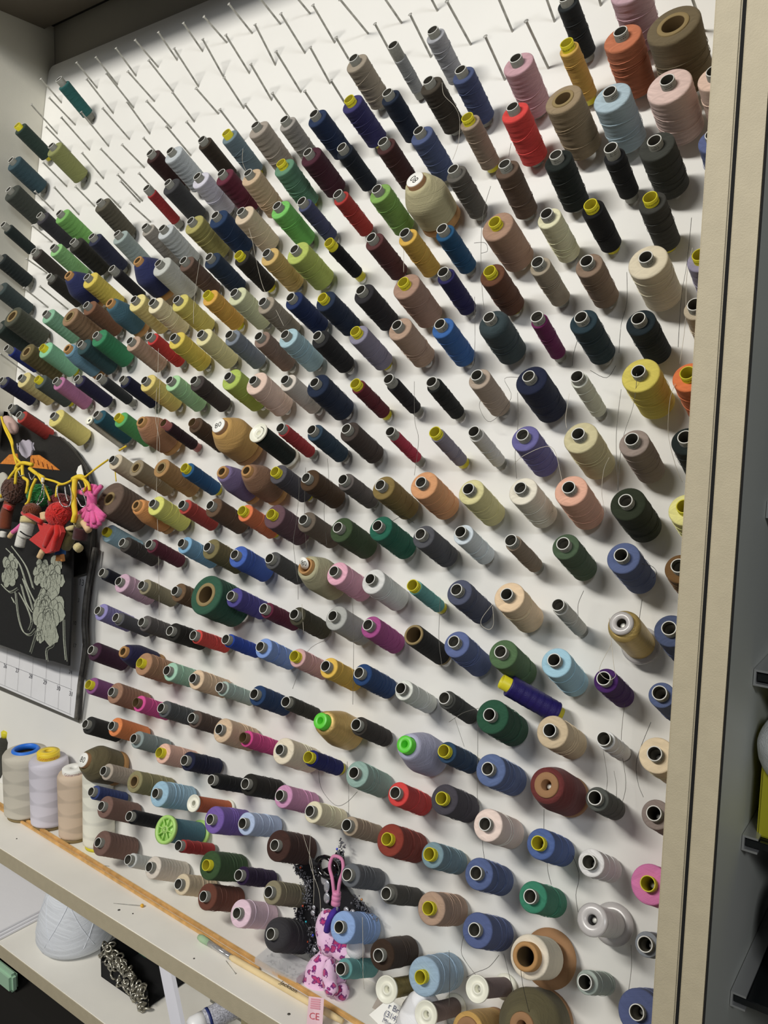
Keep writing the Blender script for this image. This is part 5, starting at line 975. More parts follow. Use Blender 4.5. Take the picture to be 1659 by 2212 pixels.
for (p, s, el) in (((-0.6731, 0.7929, 0.7687), .0055, 1.7), ((-0.667, 0.7916, 0.7602), .005, 1.8), ((-0.6304, 0.7889, 0.7419), .0045, 1), ((-0.6194, 0.789, 0.7423), .005, 1), ((-0.686, 0.7852, 0.7174), .004, 1), ((-0.6649, 0.7894, 0.7453), .0055, 1.4), ((-0.6854, 0.7864, 0.7252), .003, 1), ((-0.669, 0.7867, 0.7275), .003, 1), ((-0.6768, 0.7782, 0.6704), .0035, 1)):
    V, F = ball(s, 6); obj('gem', [inv @ (Vector(p)+BU*v[0]+BV*v[1]*el+BH*v[2]*.5) for v in [Vector(q) for q in V]], F, gem, root)
for p, c_ in (((-0.7143, 0.7905, 0.7709), '#e0603c'), ((-0.6544, 0.7973, 0.8162), '#4a5ae8'), ((-0.703, 0.7832, 0.7219), '#f07050'), ((-0.6943, 0.7804, 0.7035), '#40c8d8'), ((-0.6798, 0.7785, 0.6907), '#5060f0'), ((-0.6882, 0.7767, 0.6786), '#e86a40'), ((-0.6057, 0.7898, 0.7663), '#e8a060')):
    V, F = ball(.0016, 5); obj('sequin', [inv @ (Vector(p)+Vector(v)) for v in V], F, mat('tinted_sequin'+c_, c_, .2, metal=.4), root)
# glossy black ring (goggle-like loop) that the cord hangs from
root, inv = new_root('buckle', (-0.6567, 0.7791, 0.7979), 'glossy black oval ring hooked above the plush toy', 'buckle')
pc_ = Vector((-0.6533, 0.775, 0.8011)); ring = []
V, F = loop([(1+.24*math.cos(2*math.pi*k/10), .35*math.sin(2*math.pi*k/10)) for k in range(10)], 40)
obj('ring', [inv @ (pc_+BU*v[0]*.0155+BV*v[1]*.0125+BH*v[2]*.012-BU*v[2]*.004) for v in [Vector(q) for q in V]], F, mat('glossy_black', '#0d0c0d', .08, coat=1), root)
V, F = wire(smooth_path([pc_-BU*.014, pc_-BU*.025-BV*.002+BH*.002, pc_-BU*.032-BV*.004-BH*.006], 5), .004, 8); obj('strap', [inv @ v for v in V], F, blk, root)
# plush
pk = bpy.data.materials.new('leopard_plush'); pk.use_nodes = True; N = pk.node_tree; b = N.nodes['Principled BSDF']; b.inputs['Roughness'].default_value = .95; b.inputs['Sheen Weight'].default_value = .5
tc = N.nodes.new('ShaderNodeTexCoord'); vo = N.nodes.new('ShaderNodeTexVoronoi'); vo.inputs['Scale'].default_value = 82; vo.inputs['Randomness'].default_value = .8
nz = N.nodes.new('ShaderNodeTexNoise'); nz.inputs['Scale'].default_value = 160; N.links.new(tc.outputs['Object'], nz.inputs['Vector'])
mxv = N.nodes.new('ShaderNodeMix'); mxv.data_type = 'VECTOR'; mxv.inputs[0].default_value = .012
N.links.new(tc.outputs['Object'], mxv.inputs[4]); N.links.new(nz.outputs['Color'], mxv.inputs[5]); N.links.new(mxv.outputs[1], vo.inputs['Vector'])
rp = N.nodes.new('ShaderNodeValToRGB'); rp.color_ramp.interpolation = 'LINEAR'; e = rp.color_ramp.elements
e[0].position = .0; e[0].color = lin('#c8406a'); e[1].position = .24; e[1].color = lin('#c0387c')
for ps, cc in ((.30, '#7a2478'), (.36, '#6e2074'), (.41, '#f4c8e8'), (1.0, '#f7d2ee')): q_ = e.new(ps); q_.color = lin(cc)
N.links.new(vo.outputs['Distance'], rp.inputs['Fac']); N.links.new(rp.outputs['Color'], b.inputs['Base Color'])
fz = N.nodes.new('ShaderNodeTexNoise'); fz.inputs['Scale'].default_value = 1500; bu = N.nodes.new('ShaderNodeBump'); bu.inputs['Strength'].default_value = .5; bu.inputs['Distance'].default_value = .001
N.links.new(tc.outputs['Object'], fz.inputs['Vector']); N.links.new(fz.outputs['Fac'], bu.inputs['Height']); N.links.new(bu.outputs['Normal'], b.inputs['Normal'])
root, inv = new_root('plush_toy', (-0.6498, 0.7582, 0.628), 'pink plush toy with purple leopard spots hanging from a pink cord', 'plush toy')
def blob(parts_, name, mt, vox=.0018, smooth_n=3):
    bm = bmesh.new()
    for (p, sx, sy, sz, rot) in parts_:
        M_ = Matrix((BU, BV, BH)).transposed().to_4x4(); M_ = M_ @ Matrix.Rotation(R(rot), 4, 'Z') @ Matrix.Diagonal((sx, sy, sz, 1)); M_.translation = Vector(p)
        bmesh.ops.create_uvsphere(bm, u_segments=20, v_segments=12, radius=1, matrix=inv @ M_)
    for v in bm.verts: v.co.x = max(v.co.x, XL+.003-root.location.x)
    me = bpy.data.meshes.new(name); bm.to_mesh(me); bm.free(); me.materials.append(mt)
    o = bpy.data.objects.new(name, me); S.collection.objects.link(o); o.parent = root
    rm = o.modifiers.new('r', 'REMESH'); rm.mode = 'VOXEL'; rm.voxel_size = vox; rm.use_smooth_shade = True
    sm = o.modifiers.new('s', 'SMOOTH'); sm.factor = .7; sm.iterations = smooth_n; return o
blob([((-0.6529, 0.7615, 0.6501), .0225, .034, .020, -10), ((-0.6522, 0.7552, 0.6381), .027, .020, .020, 0), ((-0.6486, 0.7695, 0.6728), .014, .018, .014, -15), ((-0.6519, 0.7755, 0.7135), .0165, .026, .016, 6), ((-0.6424, 0.7693, 0.7023), .018, .018, .016, 0), ((-0.6248, 0.7731, 0.6972), .022, .0140, .014, -12),
      ((-0.6196, 0.7427, 0.6765), .0095, .025, .010, 6), ((-0.6115, 0.7369, 0.6682), .0095, .009, .009, 0), ((-0.6919, 0.7531, 0.6242), .0105, .011, .010, 0), ((-0.6803, 0.7534, 0.6261), .011, .010, .010, 0), ((-0.6078, 0.7532, 0.6555), .0105, .0115, .011, 0), ((-0.6236, 0.7675, 0.66), .010, .022, .010, 0)], 'body', pk)
blob([((-0.5932, 0.7624, 0.7169), .0130, .0125, .011, 0), ((-0.6028, 0.7642, 0.6988), .0085, .006, .006, 0)], 'muzzle', mat('white_fluff', '#f2eff2', .98, bump=1, scale=1500))
V, F = wire(smooth_path([(-0.6324, 0.7719, 0.7498), (-0.6285, 0.7587, 0.753), (-0.6319, 0.7554, 0.743), (-0.6381, 0.7583, 0.7259)], 5), .0046, 8); obj('mane', [inv @ v for v in V], F, mat('purple_felt', '#4b2c98', .9, bump=.4), root)
crimp = Vector((-0.6159, 0.7496, 0.7831))
V, F = merge([wire(smooth_path([crimp-BU*.003, (-0.625, 0.7528, 0.8046), (-0.6385, 0.7631, 0.8127), (-0.6376, 0.7693, 0.8242), (-0.6237, 0.7695, 0.8253), (-0.613, 0.7594, 0.8186), (-0.6134, 0.7527, 0.804), crimp+BU*.003], 6), .0023, 8)]); obj('cord', [inv @ v for v in V], F, mat('pink_cord', '#d789ae', .8, bump=.3), root)
cr = [(.0048, 0), (.0060, .0006), (.0060, .0052), (.0050, .0062), (.0060, .0072), (.0060, .0118), (.0050, .0126), (.0058, .0136), (.0056, .0170), (.0042, .0178)]
V, F = capped(cr, 20); obj('cord_stop', [inv @ (crimp-BV*.008+BV*v[2]+BU*v[0]+BH*v[1]) for v in [Vector(q) for q in V]], F, mat('pink_rubber', '#e08cb4', .45), root)
V, F = wire([crimp-BV*.008, Vector((-0.6221, 0.7602, 0.7631)), Vector((-0.6295, 0.7674, 0.7506))], .0012, 6); obj('cord_end', [inv @ v for v in V], F, LABELW, root)
tp = [(-0.6155, 0.6979, 0.68), (-0.5984, 0.707, 0.68), (-0.5789, 0.6804, 0.6548), (-0.5943, 0.6686, 0.6548)]
o = quad_slab('sewn_label', tp, .0006, mat('pale_pink_satin', '#e8c4cc', .5)); 
for v in o.data.vertices: v.co = inv @ v.co
o.parent = root
tU = (Vector(tp[1])-Vector(tp[0])).normalized(); tD = (Vector(tp[3])-Vector(tp[0])).normalized(); tn = tU.cross(tD).normalized(); tn = tn if tn.dot(camp-Vector(tp[0])) > 0 else -tn
V, F = text_vf('CE', .0105); c0 = Vector(tp[0])*.28+Vector(tp[1])*.22+Vector(tp[2])*.22+Vector(tp[3])*.28
o = obj('printed_mark', [inv @ (c0+tU*v.x-tD*v.y+tn*.0005) for v in V], F, mat('pink_print', '#c8505c', .7), root, smooth=False)
blk_ = []
for k in range(5):
    t0 = .05+k*.045; P = [Vector(tp[0])+tU*(.003)+tD*(.002+k*.0024), Vector(tp[0])+tU*(.015)+tD*(.002+k*.0024)]; P += [P[1]+tD*.0016, P[0]+tD*.0016]; blk_.append(([inv @ (p+tn*.0005) for p in P], [(0, 1, 2, 3)]))
V, F = merge(blk_); obj('printed_mark', V, F, mat('pink_print_pale', '#dd96a4', .7), root, smooth=False)
# ---------------------------------------------------------------- calendar on the lower left of the board
paper = mat('calendar_paper', '#e6e6e8', .7, var=.03); root, inv = new_root('wall_calendar', (-1.4601, 0.8223, 0.8434), 'white wall calendar page with day numbers hanging low on the left', 'calendar')
shape_on('backing', [(-1.2969, 0.8689, 1.1491), (-1.2869, 0.8212, 0.8302), (-1.7332, 0.8214, 0.8315), (-1.7751, 0.879, 1.2172)], 0, .002, mat('grey_card', '#55534e', .7), root, inv)
shape_on('page', [(-1.294, 0.8578, 1.0993), (-1.297, 0.8185, 0.8365), (-1.7279, 0.8192, 0.8414), (-1.7555, 0.8667, 1.159)], 0, .0015, paper, root, inv)
cp = []
ed = smooth_path([(-1.2823, 0.859, 1.1503), (-1.2824, 0.8418, 1.0777), (-1.2793, 0.8314, 1.0202), (-1.2717, 0.8268, 0.9712), (-1.2804, 0.8201, 0.902), (-1.2847, 0.8153, 0.8396)], 6)
V, F = wire(ed, .0042, 8); obj('rolled_edge', [inv @ v for v in V], F, mat('dark_rolled_paper', '#6b6862', .5, var=.5, vscale=60), root)
V, F = wire([p+BU*.008 for p in ed], .0022, 6); obj('rolled_edge', [inv @ v for v in V], F, mat('dark_edge', '#2c2a27', .6), root)
ln = []
def ln_(a, b, r_=.0003): ln.append(([inv @ v for v in wire([Vector(a)+BH*.002, Vector(b)+BH*.002], r_, 4)[0]], wire([a, b], r_, 4)[1]))
ln_((-1.5657, 0.8254, 0.8887), (-1.3106, 0.825, 0.8861)); ln_((-1.557, 0.819, 0.8457), (-1.3053, 0.8183, 0.8415))
for a, b in (((-1.5401, 0.83, 0.9195), (-1.5356, 0.8188, 0.8446)), ((-1.4936, 0.8299, 0.9189), (-1.4889, 0.8186, 0.8436)), ((-1.4455, 0.8299, 0.919), (-1.4406, 0.8186, 0.8432)), ((-1.399, 0.8299, 0.9191), (-1.3923, 0.8185, 0.8424)), ((-1.3541, 0.8299, 0.9191), (-1.3472, 0.8183, 0.8413)), ((-1.3164, 0.8298, 0.918), (-1.3085, 0.8185, 0.8425))): ln_(a, b, .0002)
V, F = merge(ln); obj('printed_lines', V, F, mat('calendar_ink', '#8a8a8e', .8), root, smooth=False)
tx = []
for body, p, sz in (('26', (-1.5427, 0.8232, 0.8833), .012), ('27', (-1.4977, 0.8232, 0.883), .012), ('28', (-1.449, 0.823, 0.882), .012), ('29', (-1.3989, 0.8228, 0.8808), .012), ('30', (-1.3536, 0.8226, 0.879), .012), ('31', (-1.3128, 0.8224, 0.8775), .012), ('24', (-1.3213, 0.8281, 0.9157), .010), ('17', (-1.317, 0.8354, 0.965), .011), ('10', (-1.3244, 0.8415, 1.0054), .011), ('3', (-1.319, 0.8478, 1.048), .011), ('13', (-1.3161, 0.8527, 1.0807), .017)):
    V, F = text_vf(body, sz); tx.append(([inv @ (pframe(p) @ v) for v in V], F))
V, F = merge(tx); obj('printed_numbers', V, F, mat('calendar_ink_dark', '#55555c', .8), root, smooth=False)
# ---------------------------------------------------------------- black bag with winged patch and cloth with pale flowers
root, inv = new_root('black_bag', (-1.4433, 0.8448, 1.2073), 'black leather bag with orange winged patch hanging behind the yarn dolls', 'bag')
leather = mat('black_leather', '#242321', .5, bump=.4, scale=200)
bag = [(-1.9838, 0.8936, 1.3692), (-1.7752, 0.8967, 1.39), (-1.6572, 0.8944, 1.3751), (-1.5486, 0.8927, 1.3632), (-1.4798, 0.8909, 1.3512), (-1.418, 0.8897, 1.3432), (-1.368, 0.8862, 1.3197), (-1.3276, 0.882, 1.2916), (-1.303, 0.8771, 1.2591), (-1.2899, 0.8697, 1.2097), (-1.2838, 0.861, 1.1516), (-1.2878, 0.8537, 1.1025), (-1.3517, 0.8509, 1.0839), (-1.5957, 0.8489, 1.0702), (-1.9192, 0.8506, 1.0817)]
shape_on('body', bag, 0, .008, leather, root, inv)
V, F = wire(smooth_path([Vector(p)+BH*.008 for p in bag[5:12]], 5), .0022, 8); obj('piping', [inv @ v for v in V], F, mat('black_piping', '#34322e', .35), root)
shape_on('front_flap', [(-1.8834, 0.8449, 1.2994), (-1.5681, 0.8426, 1.2841), (-1.3736, 0.843, 1.2865), (-1.2721, 0.843, 1.2864), (-1.2556, 0.8385, 1.2565), (-1.2608, 0.8336, 1.2236), (-1.8642, 0.8321, 1.214)], 0, .004, mat('black_cloth', '#0f0f0e', .85), root, inv)
org = mat('orange_embroidery', '#d98430', .7, bump=.6, scale=700, var=.25, vscale=200)
def feathered(pts, nm):
    return shape_on(nm, pts, 0, .002, org, root, inv)
feathered([(-1.5621, 0.8414, 1.2881), (-1.5316, 0.8443, 1.3077), (-1.5052, 0.8448, 1.3106), (-1.4945, 0.8416, 1.2897)], 'wing')
feathered([(-1.4558, 0.8446, 1.3093), (-1.4276, 0.8449, 1.3114), (-1.3914, 0.8432, 1.3001), (-1.3557, 0.8412, 1.2867), (-1.4547, 0.8412, 1.2865)], 'wing')
dk = mat('dark_orange_thread', '#8a4a18', .8)
for k in range(5):
    pA = Vector((-1.4439, 0.8411, 1.3046)).lerp(Vector((-1.3797, 0.8396, 1.294)), k/4); V, F = wire([pA+BH*.001, pA+BH*.001+BU*.006-BV*.009], .0007, 4); obj('feather_line', [inv @ v for v in V], F, dk, root)
pale = mat('silver_embroidery', '#b9b3c0', .5, bump=.6, scale=900)
shape_on('crown', [(-1.4972, 0.8466, 1.3288), (-1.4917, 0.8474, 1.3343), (-1.4858, 0.848, 1.3381), (-1.4756, 0.8476, 1.3358), (-1.4664, 0.8481, 1.3387), (-1.4558, 0.8473, 1.3338), (-1.45, 0.8453, 1.32), (-1.4527, 0.8437, 1.3094), (-1.4659, 0.8427, 1.3027), (-1.4833, 0.8435, 1.3081), (-1.4948, 0.8447, 1.3164)], 0, .003, pale, root, inv)
for a, b in (((-1.5075, 0.8459, 1.3302), (-1.5018, 0.844, 1.318)), ((-1.4996, 0.8462, 1.3323), (-1.4955, 0.8443, 1.32)), ((-1.5063, 0.845, 1.324), (-1.4967, 0.8453, 1.3262)), ((-1.4495, 0.8464, 1.334), (-1.4498, 0.8454, 1.3271)), ((-1.4498, 0.8454, 1.3271), (-1.4435, 0.8443, 1.3194))):
    V, F = wire([a, b], .0011, 4); obj('letter_stroke', [inv @ v for v in V], F, pale, root)
shape_on('white_tag', [(-1.2921, 0.834, 1.2873), (-1.2882, 0.8355, 1.2973), (-1.2805, 0.836, 1.301), (-1.2684, 0.833, 1.2805), (-1.2881, 0.8331, 1.281)], 0, .001, LABELW, root, inv)
root, inv = new_root('printed_cloth', (-1.3958, 0.8107, 1.0401), 'black cloth with pale rose and swirl print hanging over the calendar', 'cloth')
cl = [(-1.7599, 0.8211, 1.1827), (-1.2994, 0.8207, 1.1799), (-1.2795, 0.8161, 1.1492), (-1.2662, 0.803, 1.0615), (-1.2601, 0.7934, 0.9976), (-1.2545, 0.7866, 0.9518), (-1.3003, 0.7865, 0.9511), (-1.3592, 0.7858, 0.9464), (-1.4223, 0.7859, 0.9474), (-1.4884, 0.786, 0.9476), (-1.7084, 0.7859, 0.9472)]
shape_on('fabric', cl, 0, .004, mat('black_cotton', '#151515', .9, bump=.5, scale=900), root, inv)
prm = mat('pale_print', '#a2a696', .85, var=.2, vscale=300); prs = []; dks = []
rg = random.Random(21)
def flower(c, rr, n, seedv):
    rg2 = random.Random(seedv); c = Vector(c)
    for ring_, (rad, sz, hh_) in enumerate(((.75, .42, .0005), (.45, .38, .0010), (.12, .30, .0015))):
        for k in range(n-ring_*2):
            a_ = 2*math.pi*k/(n-ring_*2)+rg2.uniform(-.3, .3)+ring_; q = c+(BU*math.cos(a_)+BV*math.sin(a_)*1.15)*rr*rad; pts_ = []
            for j in range(12):
                t = 2*math.pi*j/12; pts_.append(q+(BU*math.cos(t)+BV*math.sin(t))*rr*sz*rg2.uniform(.85, 1.1))
            V = [inv @ (p+BH*(.0042+hh_+k*.00004)) for p in pts_]; prs.append((V, [tuple(range(12))]))
            oo = [p+BH*(.0046+hh_) for p in pts_]; w_ = wire(oo[:8], .0004, 4); dks.append(([inv @ v for v in w_[0]], w_[1]))
flower((-1.4734, 0.8073, 1.0903), .027, 7, 1); flower((-1.3293, 0.7978, 1.027), .044, 9, 2); flower((-1.3485, 0.8011, 1.0491), .020, 6, 5); flower((-1.325, 0.8085, 1.0984), .030, 7, 8); flower((-1.3655, 0.8086, 1.0989), .024, 6, 9); flower((-1.3494, 0.7923, 0.9903), .013, 5, 4)
for pts_ in ([(-1.4945, 0.8131, 1.1293), (-1.4459, 0.81, 1.1086), (-1.4116, 0.8046, 1.0723), (-1.3781, 0.8005, 1.0447)], [(-1.4758, 0.8141, 1.1358), (-1.4212, 0.8096, 1.1055), (-1.3889, 0.8041, 1.0686)], [(-1.4976, 0.8028, 1.0605), (-1.4672, 0.8014, 1.0507), (-1.4415, 0.803, 1.0613)], [(-1.4464, 0.8018, 1.0536), (-1.4284, 0.7955, 1.0112), (-1.4077, 0.7919, 0.987), (-1.3851, 0.7914, 0.9841), (-1.369, 0.7933, 0.997)],
            [(-1.4335, 0.8018, 1.0537), (-1.4038, 0.7986, 1.0323), (-1.3838, 0.7953, 1.0098), (-1.3897, 0.7926, 0.9918)], [(-1.4302, 0.8042, 1.0698), (-1.4088, 0.8, 1.0418), (-1.3837, 0.7976, 1.0251)], [(-1.426, 0.8059, 1.0807), (-1.3979, 0.8013, 1.0503), (-1.3813, 0.7981, 1.0289)], [(-1.3624, 0.793, 0.9947), (-1.3702, 0.7895, 0.9714), (-1.376, 0.7868, 0.9534)], [(-1.3089, 0.7934, 0.9973), (-1.3085, 0.7907, 0.9792), (-1.3256, 0.789, 0.9678), (-1.3206, 0.7863, 0.9496)], [(-1.4571, 0.8, 1.0416), (-1.4456, 0.7987, 1.0328)], [(-1.2832, 0.7983, 1.0303), (-1.2752, 0.793, 0.995), (-1.2632, 0.7879, 0.9606)]):
    w_ = wire(smooth_path([Vector(p)+BH*.0046 for p in pts_], 6), .0012, 4); prs.append(([inv @ v for v in w_[0]], w_[1]))
    w_ = wire(smooth_path([Vector(p)+BH*.0046+BU*.005-BV*.002 for p in pts_], 6), .0006, 4); prs.append(([inv @ v for v in w_[0]], w_[1]))
V, F = merge(prs); obj('pale_print', V, F, prm, root, smooth=False)['kind'] = 'stuff'; V, F = merge(dks); obj('dark_outlines', V, F, mat('print_outline', '#3c3e38', .9), root, smooth=False)['kind'] = 'stuff'
# ---------------------------------------------------------------- yarn dolls on a yellow cord
DG = 'small yarn dolls on the yellow cord'
def yarn(name, col, sc=1): 
    if name in MATS: return MATS[name]
    M_ = thread_mat(name, 1.6*sc, objcol=False, col=col, sheen=.3); MATS[name] = M_; return M_
def yball(nm, p, r, col, mt, k=14, sy=1.0):
    V, F = ball(r, 10); parts = [([Vector(p)+BU*v[0]+BV*v[1]*sy+BH*v[2] for v in [Vector(q) for q in V]], F)]; rg3 = random.Random(int(p[0]*9999))
    for i in range(k):   # wound strands standing proud of the ball
        ax_ = Vector((rg3.uniform(-1, 1), rg3.uniform(-1, 1), rg3.uniform(-1, 1))).normalized(); u_ = ax_.orthogonal().normalized(); w2 = ax_.cross(u_); off = rg3.uniform(-.5, .5)
        pp = []
        for j in range(19):
            t = 2*math.pi*j/18; q = (u_*math.cos(t)+w2*math.sin(t))*r*math.sqrt(1-off*off)+ax_*r*off; q = q*1.02; pp.append(Vector(p)+BU*q.x+BV*q.y*sy+BH*q.z)
        parts.append(wire(pp, r*.055, 4))
    V, F = merge(parts); return obj(nm, [inv @ Vector(v) for v in V], F, mt, root)
def limb(nm, pts_, r, mt, taper=False): V, F = wire(smooth_path(pts_, 4), r, 10, taper); return obj(nm, [inv @ v for v in V], F, mt, root)
yb = yarn('brown_yarn', '#5a3a2c'); yr = yarn('red_yarn', '#cf2620'); yg = yarn('green_yarn', '#1f7a34'); yc = yarn('curly_auburn_yarn', '#7c3c1c'); ym = yarn('maroon_yarn', '#70221f'); ypk = yarn('pink_yarn', '#f06aa8'); yw = yarn('white_yarn', '#eceae0'); ycr = yarn('cream_yarn', '#d8c890'); ydk = yarn('dark_plum_yarn', '#401a1c'); ytan = yarn('rust_yarn', '#7a3a20'); wd_ = mat('bare_wood', '#d8b88c', .7)
root, inv = new_root('yarn_doll', (-1.4388, 0.7922, 1.2208), 'yarn doll with a big dark brown head at the left edge', 'yarn doll', DG)
yball('head', (-1.4267, 0.7919, 1.2492), .0215, None, yb, 20, 1.15); limb('body', [(-1.4363, 0.7884, 1.2256), (-1.4448, 0.7851, 1.2036), (-1.4458, 0.781, 1.1762)], .011, ytan); limb('scarf', [(-1.4345, 0.7783, 1.2188), (-1.4101, 0.7736, 1.2178)], .005, yr); V, F = ball(.006, 8); limb('foot', [(-1.4399, 0.7758, 1.1721), (-1.441, 0.7743, 1.1618)], .006, yw)
root, inv = new_root('yarn_doll', (-1.3299, 0.7683, 1.1824), 'yarn doll with curly auburn hair wrapped in white yarn', 'yarn doll', DG)
yball('head', (-1.3387, 0.774, 1.2205), .0150, None, yc, 40, .8); limb('scarf', [(-1.3535, 0.7659, 1.215), (-1.3137, 0.7616, 1.2107), (-1.2926, 0.7643, 1.2043)], .0045, yr); limb('body', [(-1.3465, 0.7719, 1.2068), (-1.3505, 0.7692, 1.1885), (-1.355, 0.7669, 1.1733)], .0125, yw); limb('body_wrap', [(-1.3435, 0.7702, 1.2072), (-1.3415, 0.7669, 1.1978)], .0135, ycr)
limb('leg', [(-1.3584, 0.7654, 1.1757), (-1.3634, 0.7623, 1.1547)], .0088, yw); limb('arm', [(-1.3527, 0.763, 1.1955), (-1.3657, 0.7596, 1.1855), (-1.3781, 0.7586, 1.1785)], .0040, ypk); limb('foot', [(-1.3781, 0.7586, 1.1785), (-1.3871, 0.7572, 1.1694)], .0042, wd_); limb('belt', [(-1.3374, 0.7505, 1.1852), (-1.3157, 0.7481, 1.1812), (-1.304, 0.7514, 1.1788)], .0012, DARK)
root, inv = new_root('yarn_doll', (-1.2492, 0.7617, 1.1992), 'red yarn doll with round red head and long red dress', 'yarn doll', DG)
yball('head', (-1.2382, 0.7633, 1.2221), .0205, None, yr, 26); 
dr = shape_on('dress', [(-1.2534, 0.7628, 1.2066), (-1.2262, 0.7629, 1.2076), (-1.2157, 0.761, 1.1948), (-1.2287, 0.7562, 1.1626), (-1.2548, 0.7551, 1.155), (-1.273, 0.7562, 1.1623), (-1.3095, 0.7577, 1.1726)], 0, .008, yr, root, inv); shape_on('cape', [(-1.3136, 0.7716, 1.2049), (-1.2842, 0.7711, 1.2012), (-1.2704, 0.7692, 1.1883), (-1.2872, 0.7668, 1.1724)], 0, .005, yr, root, inv)
limb('dress_fold', [(-1.2335, 0.7557, 1.2076), (-1.2437, 0.7496, 1.1916), (-1.2592, 0.7497, 1.1679)], .0050, yr); limb('dress_fold', [(-1.2305, 0.7555, 1.2063), (-1.2238, 0.749, 1.1875), (-1.236, 0.749, 1.1627)], .0050, yr); limb('face', [(-1.299, 0.7737, 1.219), (-1.2938, 0.7719, 1.2067)], .0080, wd_); limb('foot', [(-1.2748, 0.7537, 1.1576), (-1.2825, 0.7519, 1.1457)], .0052, wd_)
root, inv = new_root('yarn_doll', (-1.1693, 0.7819, 1.2434), 'bright pink yarn doll with splayed hair hanging rightmost', 'yarn doll', DG)
limb('body', [(-1.1738, 0.7846, 1.2612), (-1.1713, 0.7815, 1.2402)], .0085, ypk)
for i, (a, b) in enumerate((((-1.1784, 0.7841, 1.2578), (-1.2118, 0.7847, 1.2616)), ((-1.175, 0.7837, 1.2612), (-1.1887, 0.7854, 1.2724)), ((-1.1712, 0.7828, 1.2615), (-1.1739, 0.7851, 1.2765)), ((-1.1674, 0.7829, 1.2618), (-1.1622, 0.785, 1.2757)), ((-1.1659, 0.7836, 1.2603), (-1.1495, 0.7858, 1.275)), ((-1.1731, 0.7815, 1.2584), (-1.1953, 0.7826, 1.266)))): limb('hair_strand', [a, b], .0040, ypk)
for i, b in enumerate(((-1.2075, 0.7789, 1.2234), (-1.193, 0.7762, 1.2172), (-1.179, 0.7737, 1.2125), (-1.1654, 0.7714, 1.2095), (-1.1535, 0.7702, 1.2077), (-1.1448, 0.7704, 1.2085), (-1.1383, 0.7729, 1.2134), (-1.1336, 0.7759, 1.2211), (-1.1335, 0.7795, 1.2269), (-1.1623, 0.7679, 1.2162), (-1.1433, 0.767, 1.2166))): limb('skirt_strand', [Vector((-1.1679, 0.7793, 1.2437)), Vector(b)], .0042, ypk)
root, inv = new_root('yarn_ball', (-1.3489, 0.7957, 1.2444), 'dark green yarn ball behind the silver bead chain', 'yarn ball', DG); yball('ball', (-1.3489, 0.7957, 1.2444), .0215, None, yg, 20, .9)
root, inv = new_root('yarn_ball', (-1.2825, 0.7949, 1.2389), 'maroon yarn ball above the red headed doll', 'yarn ball', DG); yball('ball', (-1.2821, 0.7946, 1.2365), .0205, None, ym, 20, .75)
root, inv = new_root('yarn_doll', (-1.1817, 0.7761, 1.2043), 'small blond yarn doll in dark plum under the pink doll', 'yarn doll', DG)
yball('head', (-1.1963, 0.7748, 1.2139), .0100, None, ycr, 16, 1.1); limb('body', [(-1.193, 0.7757, 1.2017), (-1.1949, 0.7729, 1.1831)], .0125, ydk); limb('arm', [(-1.183, 0.773, 1.2138), (-1.1627, 0.7694, 1.2023)], .0055, wd_); limb('foot', [(-1.1872, 0.7625, 1.1744), (-1.1787, 0.762, 1.1708)], .0072, ycr)
root, inv = new_root('yarn_doll', (-1.2326, 0.7742, 1.1916), 'small yarn doll with olive wraps half behind the red doll', 'yarn doll', DG)
yball('head', (-1.2201, 0.7761, 1.2045), .0100, None, yarn('black_yarn', '#1c1410'), 14); limb('body', [(-1.2271, 0.7752, 1.1984), (-1.2264, 0.7724, 1.1798), (-1.2351, 0.7707, 1.168)], .0110, yarn('olive_yarn', '#6a6038')); limb('arm', [(-1.2227, 0.769, 1.1995), (-1.2044, 0.7677, 1.203)], .0045, ycr)
root, inv = new_root('yarn_doll', (-1.2533, 0.773, 1.1529), 'tiny doll in blue shorts with orange legs, lowest in the bunch', 'yarn doll', DG)
limb('shorts', [(-1.255, 0.7743, 1.1621), (-1.253, 0.7727, 1.1513)], .0092, mat('blue_cotton', '#2c62a8', .8)); limb('leg', [(-1.2557, 0.7709, 1.1513), (-1.255, 0.7693, 1.1403)], .0038, mat('orange_leg', '#d08a48', .7)); limb('leg', [(-1.2448, 0.7711, 1.1525), (-1.2401, 0.7695, 1.1421)], .0038, mat('orange_leg', '#d08a48', .7)); limb('body', [(-1.2568, 0.7757, 1.1714), (-1.2553, 0.7746, 1.1637)], .0060, mat('dark_shirt', '#5a3820', .8))
